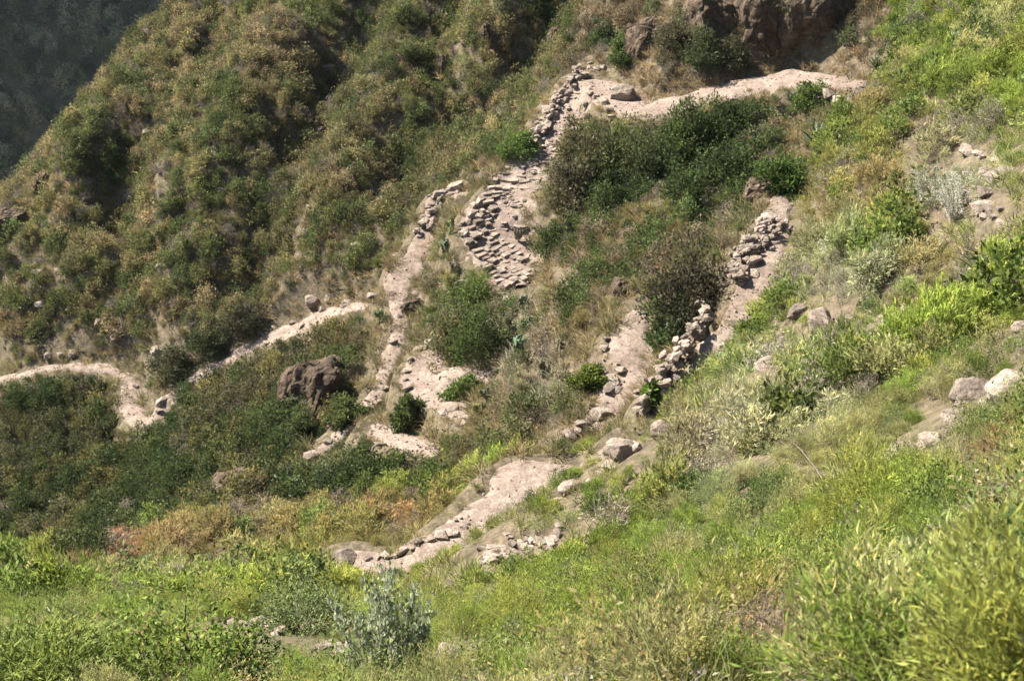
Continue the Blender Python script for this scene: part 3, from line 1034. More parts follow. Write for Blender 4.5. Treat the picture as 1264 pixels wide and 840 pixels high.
def seen(P_, up=.5):
    P_ = P_ + np.array((0, 0, up))
    ok = np.ones(len(P_), bool)
    for f in np.linspace(.15, .985, 60):
        Q_ = P_ * f
        ok &= hgt(Q_[:, 0], Q_[:, 1]) < Q_[:, 2] + .1
    return ok

def candidates(sp, seed, margin=150, tmax=125):
    r = np.random.default_rng(seed)
    X, Y = np.meshgrid(np.arange(-58, 38, sp), np.arange(-3, 108, sp))
    X = X + (r.random(X.shape) - .5) * sp * 1.1
    Y = Y + (r.random(Y.shape) - .5) * sp * 1.1
    X, Y = X.ravel(), Y.ravel()
    P_ = np.c_[X, Y, hgt(X, Y)]
    px, py, t = project(P_)
    mg = margin + FPX * (7.0 if tmax > 20 else 2.5) / np.maximum(t, 2.3)      # some metres beyond what is in view
    k = (t > 2.3) & (t < tmax) & (px > -mg) & (px < PW + mg) & (py > -mg) & (py < PH + margin + 60)
    return P_[k], px[k], py[k], t[k], r

def ell(px, py, spec):
    m_ = np.zeros(px.shape)
    for a_, b_, c_, d_ in spec:
        m_ = np.maximum(m_, np.exp(-(((px - a_) / c_) ** 2 + ((py - b_) / d_) ** 2)))
    return m_
STRAW = [(300,672,230,34),(480,650,110,34),(860,560,40,40),(1130,180,50,40),(1090,240,70,40),(1065,120,45,50),(970,175,45,45),(150,690,75,22),(420,640,90,22),(1150,330,40,25),(800,300,60,40),(700,420,50,70),(640,540,60,30),(900,60,60,50),(1020,260,30,30)]
PALE = [(1050,350,70,36),(930,530,45,45),(1015,520,40,30),(955,455,35,28),(1180,210,45,40),(880,580,40,50),(640,415,25,70),(680,460,25,60)]
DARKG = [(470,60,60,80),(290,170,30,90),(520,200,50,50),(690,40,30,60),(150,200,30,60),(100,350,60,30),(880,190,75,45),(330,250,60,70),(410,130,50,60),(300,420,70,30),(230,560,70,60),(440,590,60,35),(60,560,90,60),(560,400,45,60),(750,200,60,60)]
REDDISH = [(150,680,70,20),(470,640,60,15),(940,805,45,20),(1015,795,35,18),(1235,590,22,20)]

def tints(kind, zone, px, py, P_, r):
    k = len(px)
    pal = {
     ('feather', 'grass'): [(.215,.265,.05),(.265,.28,.065),(.175,.23,.045),(.29,.28,.11)],
     ('feather', 'mid'): [(.16,.175,.05),(.20,.185,.075),(.13,.155,.045)],
     ('leafy', 'grass'): [(.115,.155,.036),(.155,.18,.05),(.09,.125,.036)],
     ('leafy', 'mid'): [(.10,.12,.042),(.14,.135,.06),(.16,.13,.078),(.08,.105,.034)],
     ('leafy', 'hill'): [(.165,.14,.064),(.185,.146,.076),(.08,.095,.034),(.155,.145,.058),(.20,.155,.078),(.17,.15,.062),(.075,.092,.032),(.11,.122,.042)],
     ('leafy', 'low'): [(.055,.072,.024),(.08,.092,.032),(.045,.062,.02),(.14,.12,.045),(.10,.088,.045)],
     ('leafy', 'crag'): [(.12,.105,.055),(.075,.09,.038),(.18,.14,.08)],
     ('twiggy', ''): [(.22,.185,.13),(.19,.16,.115),(.25,.215,.155)],
     ('silver', ''): [(.29,.30,.20),(.36,.36,.26),(.24,.26,.15)],
     ('tuft', 'grass'): [(.22,.24,.07),(.28,.265,.11),(.185,.22,.058)],
     ('tuft', 'hill'): [(.21,.175,.085),(.17,.155,.07),(.25,.19,.095)],
     ('tuft', 'crag'): [(.27,.20,.11),(.22,.17,.10)],
     ('herb', ''): [(.185,.225,.052),(.24,.24,.07),(.145,.19,.048),(.24,.2,.09)],
    }
    pal[('leafy', 'hill')] = [tuple(1.15 * q_ for q_ in w_) for w_ in pal[('leafy', 'hill')]]
    p_ = np.array(pal.get((kind, zone)) or pal.get((kind, '')) or pal[(kind, 'hill')])
    # neighbours share a hue: pick by noise plus chance
    f = np.clip(vnoise(P_[:, 0], P_[:, 1], 4.5, 77) * 1.3 - .15 + r.normal(size=k) * .22, 0, .999)
    vv = sstep(8, 30, np.linalg.norm(P_, axis=1))[:, None]
    c_ = p_[(f * len(p_)).astype(int)] * (1 + (.7 * r.random((k, 1)) - .35) * (.35 + .65 * vv))
    st_ = ell(px, py, STRAW)[:, None]
    straw = np.array((.27, .195, .095))
    pal_ = ell(px, py, PALE)[:, None]
    dk = ell(px, py, DARKG)[:, None]
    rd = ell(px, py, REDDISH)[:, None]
    if kind in ('tuft', 'twiggy', 'feather', 'herb'):
        c_ = c_ * (1 - .8 * st_) + straw * .8 * st_ * (.8 + .4 * r.random((k, 1)))
        c_ = c_ * (1 - .6 * pal_) + np.array((.42, .40, .29)) * .6 * pal_
        c_ = c_ * (1 - .7 * rd) + np.array((.30, .145, .085)) * .7 * rd
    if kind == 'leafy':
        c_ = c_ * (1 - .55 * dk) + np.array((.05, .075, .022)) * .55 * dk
    return c_

def headroom(P_):
    """how tall a plant may grow before it would grow over a trail that lies behind it: trampled verges stay low"""
    hor = np.hypot(P_[:, 0], P_[:, 1])
    ux, uy = P_[:, 0] / hor, P_[:, 1] / hor
    te = -P_[:, 2] / hor
    best = np.full(len(P_), 9.0)
    for d in np.r_[np.arange(.15, 3.2, .22), np.arange(3.5, 10, .45)]:
        x_, y_ = P_[:, 0] + ux * d, P_[:, 1] + uy * d
        on = grid_lookup(PATHD, x_, y_) < -.04
        al = hgt(x_, y_) - P_[:, 2] + d * te
        best = np.where(on, np.minimum(best, al), best)
    return best

POP = {}             # stuff name -> arrays

def populate(kind, zone, P_, px, py, t, r, size, aspect=(.8, 1.25), tilt=.12):
    if len(P_) == 0:
        return
    k = len(P_)
    sc_ = size[0] + (size[1] - size[0]) * r.random(k) ** 1.6
    room = headroom(P_)
    tall = {'feather': .9, 'leafy': .95, 'twiggy': .8, 'silver': 1.0, 'tuft': .45, 'herb': .35}[kind]
    sc_ = np.minimum(sc_, room / tall * 1.05)
    if kind in ('tuft', 'herb'):
        sc_ = np.where(grid_lookup(PATHD, P_[:, 0], P_[:, 1]) > .1, np.maximum(sc_, .6), np.maximum(sc_, .27))
    elif zone == 'grass':
        sc_ = np.where(grid_lookup(PATHD, P_[:, 0], P_[:, 1]) > .55, np.maximum(sc_, .42), sc_)
    ok_ = sc_ > (.24 if kind in ('tuft', 'herb') else .26)
    P_, px, py, t, sc_ = P_[ok_], px[ok_], py[ok_], t[ok_], sc_[ok_]
    k = len(P_)
    if k == 0:
        return
    S = np.c_[sc_ * (aspect[0] + (aspect[1] - aspect[0]) * r.random((k, 2)).T[0]), sc_, sc_ * (.75 + .5 * r.random(k))]
    Rt = np.c_[r.normal(size=(k, 2)) * tilt, r.random(k) * 6.283]
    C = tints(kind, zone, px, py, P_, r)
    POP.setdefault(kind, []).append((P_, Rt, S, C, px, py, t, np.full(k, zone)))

for cx_, cy_, cr_ in CLEAR:
    i0, i1 = np.searchsorted(gx, [cx_ - 2, cx_ + 2])
    j0, j1 = np.searchsorted(gy, [cy_ - 2, cy_ + 2])
    PATHD[j0:j1, i0:i1] = np.minimum(PATHD[j0:j1, i0:i1], np.hypot(GX[j0:j1, i0:i1] - cx_, GY[j0:j1, i0:i1] - cy_) - cr_)
# --- shrubs
P_, px, py, t, r = candidates(.54, 301)
Zn = zone_of(px, py)
pd = grid_lookup(PATHD, P_[:, 0], P_[:, 1])
patch = vnoise(P_[:, 0], P_[:, 1], 3.2, 55)
open_ = ell(px, py, STRAW)
u = r.random(len(P_))
for zn in ('grass', 'mid', 'hill', 'low', 'crag'):
    m = (Zn == zn) & (pd > .42)
    if zn == 'grass':
        m &= (u < 1.0 - .75 * open_)
    if zn == 'crag':
        m &= u < .62
    if zn == 'mid':
        m &= u < .9 - .35 * open_
    v = r.random(len(P_))
    pale = ell(px, py, PALE)
    mix = {'grass': (.72, .14, .12), 'mid': (.22, .58, .18), 'hill': (.0, .8, .2), 'low': (.0, .9, .1), 'crag': (.0, .7, .3)}[zn]
    v = np.where((patch > .62) & (v < mix[0]) & (v > mix[0] * .72), .999 - .02, v)
    kinds = np.where(v < mix[0], 'feather', np.where(v < mix[0] + mix[1], 'leafy', 'twiggy'))
    kinds = np.where((r.random(len(P_)) < .5 * pale) & (pale > .2), np.where(r.random(len(P_)) < .2, 'silver', 'twiggy'), kinds)
    for kd in ('feather', 'leafy', 'twiggy', 'silver'):
        mm = m & (kinds == kd)
        # plants beside a trail stay small
        big = {'grass': (.55, 1.6), 'mid': (.45, 1.2), 'hill': (.4, 1.35), 'low': (.5, 1.5), 'crag': (.4, 1.1)}[zn]
        mn = mm & (t < 9)
        if zn == 'grass':
            mr = mn & (px > 1000)
            populate(kd, zn, P_[mr], px[mr], py[mr], t[mr], r, (.45, .8))
            mn = mn & (px <= 1000)
            populate(kd, zn, P_[mn], px[mn], py[mn], t[mn], r, (.3, .62))
        mq = mm & (t >= 9) & (t < 24) & (pd > .9) & (zn == 'grass')
        ml = mq & (px < 620)
        populate(kd, zn, P_[ml], px[ml], py[ml], t[ml], r, (.27, .55))
        mq = mq & (px >= 620)
        populate(kd, zn, P_[mq], px[mq], py[mq], t[mq], r, (.45, 1.0))
        mf = mm & (t >= 9) & (pd > .9) & ~((t < 24) & (zn == 'grass'))
        populate(kd, zn, P_[mf], px[mf], py[mf], t[mf], r, big)
        me_ = mm & (t >= 9) & (pd <= .9)
        populate(kd, zn, P_[me_], px[me_], py[me_], t[me_], r, (.35, .62))

# --- grass tufts and herbs
P_, px, py, t, r = candidates(.46, 302)
Zn = zone_of(px, py)
pd = grid_lookup(PATHD, P_[:, 0], P_[:, 1])
for zn, keep in (('grass', .62), ('mid', .85), ('hill', .42), ('low', .3), ('crag', .8)):
    m = (Zn == zn) & (pd > -.36) & (r.random(len(P_)) < keep)
    h_ = m & (r.random(len(P_)) < .3) & (zn == 'grass')
    g_ = m & ~h_
    populate('tuft', zn if zn in ('grass', 'crag') else 'hill', P_[g_], px[g_], py[g_], t[g_], r, (.5, 1.15) if zn == 'grass' else (.5, 1.25))
    populate('herb', zn, P_[h_], px[h_], py[h_], t[h_], r, (.6, 1.3))
# denser close by, where single leaves show
P_, px, py, t, r = candidates(.2, 303, 120, 9.5)
gap = vnoise(P_[:, 0], P_[:, 1], .9, 66)
v = np.where(gap > .6, np.where(r.random(len(P_)) < .75, 2.0, .95), r.random(len(P_)))
for kd, a_, b_, sz in (('twiggy', .92, 1.0, (.3, .55)), ('herb', 0, .5, (.45, .95)), ('tuft', .5, .6, (.4, .8)), ('feather', .6, .92, (.3, .6))):
    m = (v >= a_) & (v < b_)
    populate(kd, 'grass', P_[m], px[m], py[m], t[m], r, sz)

WHERE = {'grass': 'on the sunny grassy slope above the lower path', 'mid': 'between the trail loops below the stairway',
         'hill': 'on the steep hillside beyond the stairway', 'low': 'on the bank below the far path', 'crag': 'among the crags above the upper path'}
LANDMARKS = [(1022,78,'by the shaded cliff'),(935,60,'by the ribbed brown cliff'),(872,48,'by the overgrown tan crag'),(800,66,'by the small crag above the stairway corner'),
  (395,505,'by the brown outcrop below the far path'),(290,622,'by the weathered grey rock knob'),(268,702,'by the dark earth bank'),(512,386,'by the hollowed rock on the spur path'),
  (1198,492,'by the grey lichened boulder'),(1012,408,'by the half buried tan boulder'),(1262,408,'by the white stone on the slope'),(768,562,'by the big boulder heading the lower path'),
  (384,378,'by the dark upright boulder'),(194,437,'by the pale rock face above the far path'),(425,693,'by the end of the lower path'),(640,640,'by the middle of the lower path'),
  (600,690,'by the rubble below the lower path'),(935,310,'by the rubble heap'),(840,455,'by the dry stone wall'),(770,440,'by the middle path'),(640,350,'by the lowest steps'),
  (605,270,'by the lower flight of steps'),(670,170,'by the low stairway wall'),(720,95,'by the stairway corner'),(800,140,'by the upper path'),(900,115,'by the bend of the upper path'),
  (1040,100,'by the end of the upper path'),(1205,235,'by the stony washout'),(545,250,'by the rubble bank of the spur path'),(500,335,'by the bare top of the spur path'),(527,460,'by the hairpin patch'),
  (500,545,'by the bare ledge'),(430,535,'by the foot of the spur path'),(300,435,'by the narrow part of the far path'),(165,505,'by the hairpin of the far path'),(60,455,'by the level run of the far path'),
  (398,168,'by the rounded rock in the gully'),(600,52,'by the narrow pale rock fin'),(548,96,'by the dark rock fin'),(1150,100,'by the agave on the upper slope'),(1120,572,'by the furrowed grey boulder'),
  (430,60,'at the head of the dark gully'),(370,220,'in the middle of the dark gully'),(310,310,'at the foot of the dark gully'),(60,270,'by the bare ridge edge'),(150,120,'on the ridge crest before the far mountain'),
  (240,200,'on the rib beside the dark gully'),(250,60,'high on the ridge above the gully rib'),(500,170,'on the hillside face behind the spur path'),(120,330,'on the hillside above the level far path'),(60,580,'on the dark bank under the level far path'),
  (180,610,'at the bottom of the bank below the hairpin'),(300,540,'on the bank left of the brown outcrop'),(478,860,'by the tall silvery shrub'),(215,860,'by the bright green foreground bush'),(1100,395,'by the pinkish rocks'),(300,776,'by the foreground stones'),(1020,806,'by the dry leaves and grey stones')]
LMP = np.array([spot(a_, b_) for a_, b_, _ in LANDMARKS])

def size_word(kind, s_):
    a_, b_ = {'tuft': (.7, 1.0), 'silver': (.7, 1.1)}.get(kind, (.75, 1.3))
    return 'small' if s_ < a_ else ('tall' if s_ > b_ else 'medium')

def hue_word(kind, c_):
    if kind in ('twiggy', 'silver'):
        return 'pale' if sum(c_) > .6 else 'dull'
    r_, g_, b_ = c_
    lum = (r_ + g_) / 2
    if r_ > g_ * 1.22: return 'tawny' if lum > .15 else 'brown'
    if r_ > g_ * 1.04: return 'straw coloured' if lum > .2 else 'olive brown'
    if r_ > g_ * .88: return 'yellow green' if lum > .16 else 'olive'
    return 'bright green' if lum > .14 else 'dark green'
LOOK = {'feather': ('feathery shrub', 'shrub', 'feathery_shrub'), 'leafy': ('dense small leaved shrub', 'bush', 'leafy_bush'),
        'twiggy': ('bare twiggy bush', 'dry bush', 'dry_bush'), 'silver': ('pale silvery upright shrub', 'silver shrub', 'silver_shrub'),
        'tuft': ('arching tuft of wiry grass', 'grass tuft', 'grass_tuft')}
CAP = {'feather': 230, 'leafy': 290, 'twiggy': 110, 'silver': 40, 'tuft': 60, 'herb': 0}
STUFF = {'feather': 'feathery_scrub', 'leafy': 'leafy_scrub', 'twiggy': 'dry_twig_scrub', 'silver': 'silvery_scrub', 'tuft': 'grass', 'herb': 'herb_carpet'}
NEAR_T = 23.0
LEAFY_SPLIT = make_leafy('leafy_foliage', 60, 55, 4400, .036, .0075, .10, split=True)
FEATHER_SPLIT = make_feathery('feathery_foliage', 41, 90, 75, .055, .0042, split=True)

def single(name, me, loc, rot, scl, tint, parts=None):
    if parts:
        o = link(name, None)
        for nm_, m_ in parts:
            c_ = link(nm_, m_, o)
            c_['tint'] = [float(q_) for q_ in tint]
    else:
        o = link(name, me)
        o['tint'] = [float(q_) for q_ in tint]
    o.location = tuple(loc)
    o.rotation_euler = tuple(rot)
    o.scale = tuple(scl)
    return o

for kind, rows in POP.items():
    P_, Rt, S, C, px, py, t, zn = [np.concatenate([q_[i] for q_ in rows]) for i in range(8)]
    inside = (px > 5) & (px < PW - 5) & (py > 5) & (py < PH + 10) & (t > 3.0)
    app = np.where(inside & seen(P_), S[:, 1] / t, 0)
    # a fair share for every part of the hillside
    bonus = np.select([zn == 'grass', zn == 'mid', zn == 'hill', zn == 'low'], [.55, 1.0, 1.5, 1.25], 1.2)
    order = np.argsort(-app * bonus)
    pick = [i for i in order[:CAP[kind]] if app[i] > 0]
    rest = np.ones(len(P_), bool)
    rest[pick] = False
    for i in pick:
        lk, cat, nm = LOOK[kind]
        near_ = t[i] < NEAR_T
        parts = None
        if kind == 'feather' and near_:
            parts = (('foliage', FEATHER_SPLIT[0]), ('stems', FEATHER_SPLIT[1]))
        elif kind == 'leafy' and near_:
            parts = (('foliage', LEAFY_SPLIT[0]), ('stems', LEAFY_SPLIT[1]))
        fam = {'feather': 'feather_far', 'leafy': 'leafy_far', 'twiggy': 'twiggy' if near_ else 'twiggy_far', 'silver': 'silver', 'tuft': 'tuft_near' if near_ else 'tuft_far'}[kind]
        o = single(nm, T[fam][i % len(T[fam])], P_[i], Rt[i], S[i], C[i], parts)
        wh = WHERE[str(zn[i])] if not (zn[i] == 'grass' and t[i] < 15) else 'in the foreground scrub'
        dl = np.hypot(LMP[:, 0] - P_[i, 0], LMP[:, 1] - P_[i, 1])
        if dl.min() < (8.0 if zn[i] in ('hill', 'low') else 5.5):
            wh = LANDMARKS[int(dl.argmin())][2]
        full = size_word(kind, S[i, 2]) + ' ' + hue_word(kind, C[i]) + ' ' + lk + ' ' + wh
        tag(o, full, cat, full)
    for lod, fams in ((True, {'feather': 'feather_near', 'leafy': 'leafy_near', 'twiggy': 'twiggy', 'silver': 'silver', 'tuft': 'tuft_near', 'herb': 'herb'}),
                      (False, {'feather': 'feather_far', 'leafy': 'leafy_far', 'twiggy': 'twiggy_far', 'silver': 'silver', 'tuft': 'tuft_far', 'herb': 'herb'})):
        m = rest & ((t < NEAR_T) == lod)
        if m.any():
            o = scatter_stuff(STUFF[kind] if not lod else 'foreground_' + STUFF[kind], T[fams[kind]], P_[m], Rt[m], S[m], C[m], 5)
            print('STUFF', o.name, int(m.sum()))

# woodland on the far mountain
r = np.random.default_rng(404)
X = r.uniform(-230, -40, 9000)
Y = r.uniform(225, 400, 9000)
P_ = np.c_[X, Y, mount_h(X, Y) - .5]
px, py, t = project(P_)
k = (px > -160) & (px < 340) & (py > -160) & (py < 330)
P_ = P_[k]
k = len(P_)
scatter_stuff('mountain_woodland', T['leafy_far'], P_, np.c_[r.normal(size=(k, 2)) * .1, r.random(k) * 6.28], np.c_[2.2 + 3.4 * r.random(k), 2.2 + 3.4 * r.random(k), 2.6 + 3.6 * r.random(k)],
              np.array([(.14,.19,.10),(.23,.27,.17),(.07,.11,.06),(.38,.40,.28)])[r.integers(0, 4, k)], 6)

# gravel on the trails
g = []
for nm, q in LINES.items():
    for i in range(len(q)):
        for _ in range(8):
            a_ = rng.uniform(-1, 1) * q[i, 3] * 1.05
            b_ = rng.uniform(0, 6.283)
            g.append((q[i, 0] + math.cos(b_) * a_, q[i, 1] + math.sin(b_) * a_))
g = np.array(g)
k = len(g)
gs = .02 + .15 * rng.random(k) ** 4
scatter_stuff('gravel', STONES[:5], np.c_[g, hgt(g[:, 0], g[:, 1]) + .04], rng.random((k, 3)) * 6.28, np.c_[gs, gs, gs * .8], np.ones((k, 3)) * .3, 8)
# ---------------------------------------------------------------- plants that stand out one by one
def hero(name, px, py, rad, h, tint, label, cat='bush', kind='leafy', seed=0, dark=None):
    """rad and h in metres; py is where the plant's foot is"""
    p_ = spot(px, py)
    t = project(p_)[2]
    if kind == 'leafy':
        lo = t > 20
        fo, stm = make_leafy('foliage', 500 + seed, (64 if lo else 60), (4200 if lo else 4200), (.13 if lo else .05) / (rad * 2), (.034 if lo else .012) / (rad * 2), (.085 if lo else .10), split=True, lump=.55, stemrad=.012 / rad)
    elif kind == 'feather':
        fo, stm = make_feathery('foliage', 500 + seed, 130, 50, .10 / (rad * 2), .007 / (rad * 2), split=True)
    elif kind == 'silver':
        fo, stm = make_upright('foliage', 500 + seed, 46, 120, .04 / math.sqrt(rad * 2 * h / .8), .009 / (rad * 2), .5, .8, split=True)
    o = link(name, None)
    for nm_, m_ in (('foliage', fo), ('stems', stm)):
        c_ = link(nm_, m_, o)
        c_['tint'] = [float(q_) for q_ in tint]
    o.location = (p_[0], p_[1], p_[2] - .05)
    o.rotation_euler = (0, 0, seed * 1.3)
    o.scale = (rad * 2, rad * 2, h / .8)
    tag(o, label, cat)
    return o
DK, BR, GR, OL = (.06, .08, .028), (.09, .07, .042), (.10, .14, .035), (.12, .115, .05)
for k, a in enumerate([
    ('leafy_bush', 848, 398, 1.4, 2.6, (.055, .05, .028), 'large dark brownish bush shading the path above the stone wall'),
    ('leafy_bush', 835, 400, .8, 1.1, GR, 'green bush at the foot of the large dark bush'),
    ('leafy_bush', 600, 440, 1.4, 2.4, (.06, .085, .025), 'dark green bush with shaded side above the hairpin patch'),
    ('leafy_bush', 560, 440, 1.1, 1.9, OL, 'olive bush left of the dark one above the hairpin patch'),
    ('leafy_bush', 586, 388, 1.2, 1.8, (.09, .12, .03), 'bright topped bush at the foot of the stone stairs'),
    ('leafy_bush', 575, 492, .75, .95, GR, 'small round green bush growing on the bare hairpin patch'),
    ('leafy_bush', 505, 528, .6, 1.3, (.075, .10, .03), 'ragged bush between the hairpin patch and the ledge'),
    ('leafy_bush', 420, 612, 1.2, 1.5, (.06, .075, .03), 'dark bush at the edge of the dry grass terrace'),
    ('leafy_bush', 455, 606, 1.15, 1.5, (.05, .07, .022), 'dark glossy bush beside another on the dry grass terrace'),
    ('leafy_bush', 490, 600, .9, 1.2, (.055, .08, .022), 'smaller dark bush ending the row on the dry grass terrace'),
    ('leafy_bush', 925, 164, 1.1, 1.5, DK, 'tall dark shrub hanging below the upper path near its bend'),
    ('leafy_bush', 872, 192, 1.37, 2.30, (.055, .085, .025), 'broad dark green shrub on the bank below the upper path'),
    ('leafy_bush', 825, 205, 1.22, 2.21, (.07, .095, .028), 'olive green shrub on the bank below the upper path'),
    ('leafy_bush', 780, 215, 1.30, 2.48, (.085, .095, .035), 'tall olive shrub right of the stone stairs'),
    ('leafy_bush', 735, 225, 1.22, 2.39, (.10, .095, .045), 'tawny shrub right of the stone stairs'),
    ('leafy_bush', 700, 255, 1.15, 2.21, (.095, .085, .045), 'brownish shrub crowding the stone stairs'),
    ('leafy_bush', 690, 320, 0.94, 1.75, (.06, .075, .028), 'dark shrub beside the lowest stone steps'),
    ('leafy_bush', 760, 270, 1.15, 1.84, (.05, .07, .022), 'dark shrub in the hollow below the upper path'),
    ('leafy_bush', 850, 255, 1.22, 1.93, (.045, .065, .02), 'darkest shrub in the hollow below the upper path'),
    ('leafy_bush', 1000, 140, 1.0, 1.3, GR, 'green shrub under the end of the upper path'),
    ('leafy_bush', 636, 192, 1.0, 1.2, (.09, .135, .03), 'bright green bush left of the low stairway wall'),
    ('leafy_bush', 965, 236, .95, 1.2, (.07, .11, .025), 'round green bush on the pale rock ledge'),
    ('leafy_bush', 300, 412, 1.4, 1.7, (.06, .06, .03), 'dark brown bush overhanging the far path'),
    ('leafy_bush', 258, 432, 1.3, 1.6, (.05, .065, .025), 'dark bush above the bend of the far path'),
    ('leafy_bush', 212, 462, 1.3, 1.6, (.055, .06, .028), 'dark bush nearest the hairpin of the far path'),
    ('leafy_bush', 728, 478, .55, .7, (.12, .15, .03), 'light green bush beside the stones of the middle path'),
    ('leafy_bush', 806, 492, .4, .5, (.10, .15, .03), 'light green bush between the middle path and the wall'),
    ('leafy_bush', 826, 432, .7, 1.1, (.07, .095, .035), 'grey green bush between the middle path and the large dark bush'),
    ('leafy_bush', 372, 540, .8, 1.1, (.08, .10, .035), 'bush in front of the brown outcrop below the far path'),
    ('leafy_bush', 428, 520, .8, 1.1, (.10, .12, .04), 'bush between the brown outcrop and the spur path'),
    ('leafy_bush', 905, 84, .9, 1.3, (.07, .07, .035), 'dark scrub bush at the foot of the ribbed brown cliff'),
    ('leafy_bush', 868, 80, 1.0, 1.5, (.06, .075, .03), 'dark green bush under the overgrown tan crag'),
    ('leafy_bush', 832, 60, 1.0, 1.4, (.085, .08, .04), 'olive bush between the two tan crags'),
    ('leafy_bush', 965, 22, 1.1, 1.5, (.07, .075, .035), 'dark bush growing on top of the ribbed brown cliff'),
    ('leafy_bush', 770, 78, .9, 1.3, (.075, .10, .03), 'green bush above the stairway corner boulder'),
    ('leafy_bush', 742, 60, .9, 1.3, (.06, .08, .03), 'dark bush above the stairway kerb wall'),
    ('leafy_bush', 900, 178, 1.1, 2.2, (.05, .07, .024), 'slim dark shrub between two broad ones below the upper path'),
    ('leafy_bush', 848, 198, 1.2, 2.5, (.08, .10, .032), 'slim olive shrub between two broad ones below the upper path'),
    ('leafy_bush', 800, 235, 1.2, 2.0, (.06, .075, .028), 'dark shrub at the foot of the tall olive ones'),
    ('leafy_bush', 715, 195, 1.0, 1.8, (.13, .115, .055), 'tawny shrub at the top of the stone stairs'),
    ('leafy_bush', 900, 225, 1.2, 1.9, (.05, .075, .024), 'dark green shrub beside the brown mound'),
]):
    hero(*a[:6], a[6], seed=k)
hero('leafy_bush', 215, 868, .62, .85, (.15, .20, .04), 'bright green foreground bush with broad small leaves', kind='leafy', seed=60)
hero('leafy_bush', 60, 880, .7, .75, (.17, .21, .05), 'yellow green foreground bush with long arching shoots', kind='feather', seed=61)
hero('leafy_bush', 285, 876, .42, .45, (.11, .14, .04), 'low dull green foreground bush beside the bright green one', kind='leafy', seed=62)
hero('silver_shrub', 478, 872, .34, 1.5, (.27, .295, .185), 'tall silvery grey shrub with upright leafy stems in the foreground', 'silver shrub', 'silver', 63)
hero('silver_shrub', 1185, 262, 1.0, 1.3, (.42, .42, .33), 'white flowering shrub beside the washout', 'silver shrub', 'silver', 64)
hero('silver_shrub', 1155, 250, .9, 1.1, (.36, .36, .26), 'whitish shrub left of the flowering one beside the washout', 'silver shrub', 'silver', 65)
hero('leafy_bush', 372, 782, .6, .75, (.14, .175, .065), 'dull grey green round bush behind the foreground stones', 'bush', 'leafy', 66)

# agaves
for px, py, sz, lab in ((1010, 190, 1.5, 'large blue green agave on the dry upper slope'), (1178, 68, 1.2, 'agave near the head of the grassy slope'),
                        (1112, 112, 1.1, 'agave beside a grey shrub on the upper slope'), (975, 128, .6, 'small agave below the upper path'),
                        (1222, 20, .9, 'agave at the top of the grassy slope'), (1080, 88, .9, 'agave at the end of the upper path'), (1250, 690, .001, '')):
    if sz < .1:
        continue
    a = link('agave', None)
    a.location = tuple(spot(px, py))
    a.scale = (sz,) * 3
    tag(a, lab, 'agave')
    for k in range(24):
        lf = link('leaf', ME_AGAVE, a)
        f = k / 24
        lf.rotation_euler = (0, -.75 + 1.0 * f + random.gauss(0, .06), k * 2.4)
        lf.scale = (1, 1, .75 + .3 * f) if f < .8 else (.8, .8, .7)
        lf['tint'] = [.055, .078, .036]

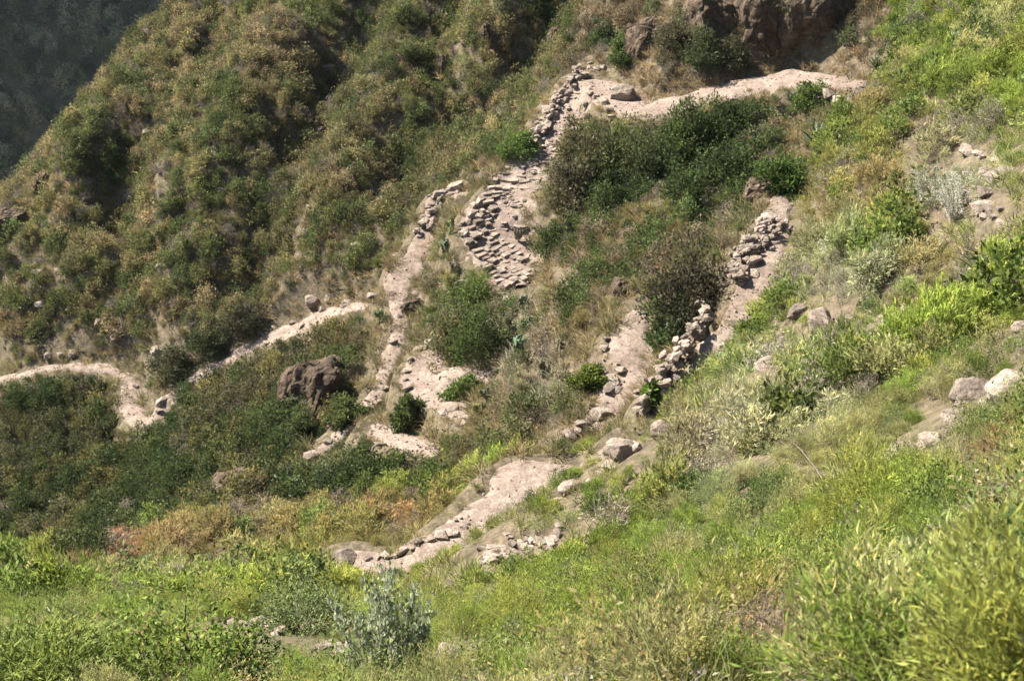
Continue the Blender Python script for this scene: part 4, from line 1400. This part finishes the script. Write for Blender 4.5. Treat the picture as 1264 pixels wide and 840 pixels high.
# prickly pears
pear_spots = [(640,440,1.1),(655,415,1.1),(628,415,1.0),(672,470,1.0),(690,440,.9),(645,385,1.0),(592,525,1.2),(600,500,.9),(450,425,1.1),(468,400,1.0),(548,320,1.2),(556,290,1.1),(560,345,1.0),
              (810,420,1.0),(735,290,1.0),(930,190,1.1),(865,300,.9),(720,365,.9),(820,215,1.2),(640,300,.9)]
for k, (px, py, sz) in enumerate(pear_spots):
    a = link('prickly_pear', None)
    p_ = spot(px, py)
    a.location = tuple(p_)
    a.scale = (sz * .66,) * 3
    r = random.Random(900 + k)
    tops = [((0, 0, -.05), r.uniform(0, 6.28), 0)]
    made = 0
    tint = (.135 + r.uniform(-.03, .05), .155 + r.uniform(-.03, .04), .085 + r.uniform(-.02, .03))
    while tops and made < 30:
        (x_, y_, z_), rz, lv = tops.pop(0)
        nchild = 5 if lv == 0 else (r.choice((1, 2, 2, 3)) if lv < 4 else 0)
        tilt = r.uniform(-.25, .25) if lv == 0 else r.uniform(.25, .75)
        M_ = Matrix.Rotation(rz, 4, 'Z') @ Matrix.Rotation(tilt, 4, 'Y')
        s_ = r.uniform(.75, 1.05) * (1 - .1 * lv)
        pd_ = link('pad', ME_PAD, a)
        pd_.location = (x_, y_, z_)
        pd_.rotation_euler = M_.to_euler()
        pd_.scale = (s_, s_, s_)
        pd_['tint'] = list(tint)
        made += 1
        tip = Vector((x_, y_, z_)) + M_ @ Vector((0, 0, .46 * s_))
        for _ in range(nchild):
            tops.append((tuple(tip + M_ @ Vector((r.uniform(-.12, .12), 0, -.06))), r.uniform(0, 6.28), lv + 1))
    wh = 'beside the hairpin patches below the stairway' if px < 700 else 'near the middle and upper paths'
    tag(a, 'grey green prickly pear cactus clump ' + wh, 'cactus', 'prickly pears ' + wh)

# dead stalks in the foreground
for k, (x0, y0, x1, y1, lift, lab, dk) in enumerate((
    (1085, 690, 970, 565, .42, 'long dark green leafless stalk leaning over the foreground grass', 1),
    (1020, 720, 995, 680, .22, 'pale snapped twig poking out of the foreground scrub', 0),
    (1075, 690, 1045, 684, .16, 'short pale dead twig lying on the foreground scrub', 0),
    (1200, 770, 1130, 700, .25, 'long bent grey twig in the foreground scrub', 0),
    (90, 830, 70, 800, .5, 'bleached dead stem in the left foreground bush', 0))):
    a_, b_ = spot(x0, y0), spot(x1, y1)
    a_[2] -= .05
    b_[2] += lift
    md = (a_ + b_) / 2 + np.array((.02, .02, .06))
    V, F_ = tube([np.zeros(3), md - a_, (md + b_) / 2 - a_ + (.01, -.01, .02), b_ - a_], [.012, .010, .008, .004], 6)
    o = link('dead_stalk', np_mesh('dead_stalk', V, F_, M_TWIG if dk else M_DRYSTEM, smooth=True))
    o.location = tuple(a_)
    tag(o, lab, 'stalk')

# ---------------------------------------------------------------- the air of the valley
bm = bmesh.new()
bmesh.ops.create_cube(bm, size=1)
hm = bpy.data.meshes.new('haze')
bm.to_mesh(hm); bm.free()
hz_ = link('haze', hm)
hx0, hx1, hy0, hy1, hz0, hz1 = -700, 200, -140, 640, -460, 120
hz_.location = ((hx0 + hx1) / 2, (hy0 + hy1) / 2, (hz0 + hz1) / 2)
hz_.scale = (hx1 - hx0, hy1 - hy0, hz1 - hz0)
hmat, hnt = mat('valley_air')
pv = hnt.nodes.new('ShaderNodeVolumePrincipled')
pv.inputs['Color'].default_value = (.74, .87, 1, 1)
pv.inputs['Density'].default_value = HAZE
pv.inputs['Anisotropy'].default_value = .2
ho = hnt.nodes.new('ShaderNodeOutputMaterial')
hnt.links.new(pv.outputs[0], ho.inputs['Volume'])
hm.materials.append(hmat)
hz_['kind'] = 'stuff'
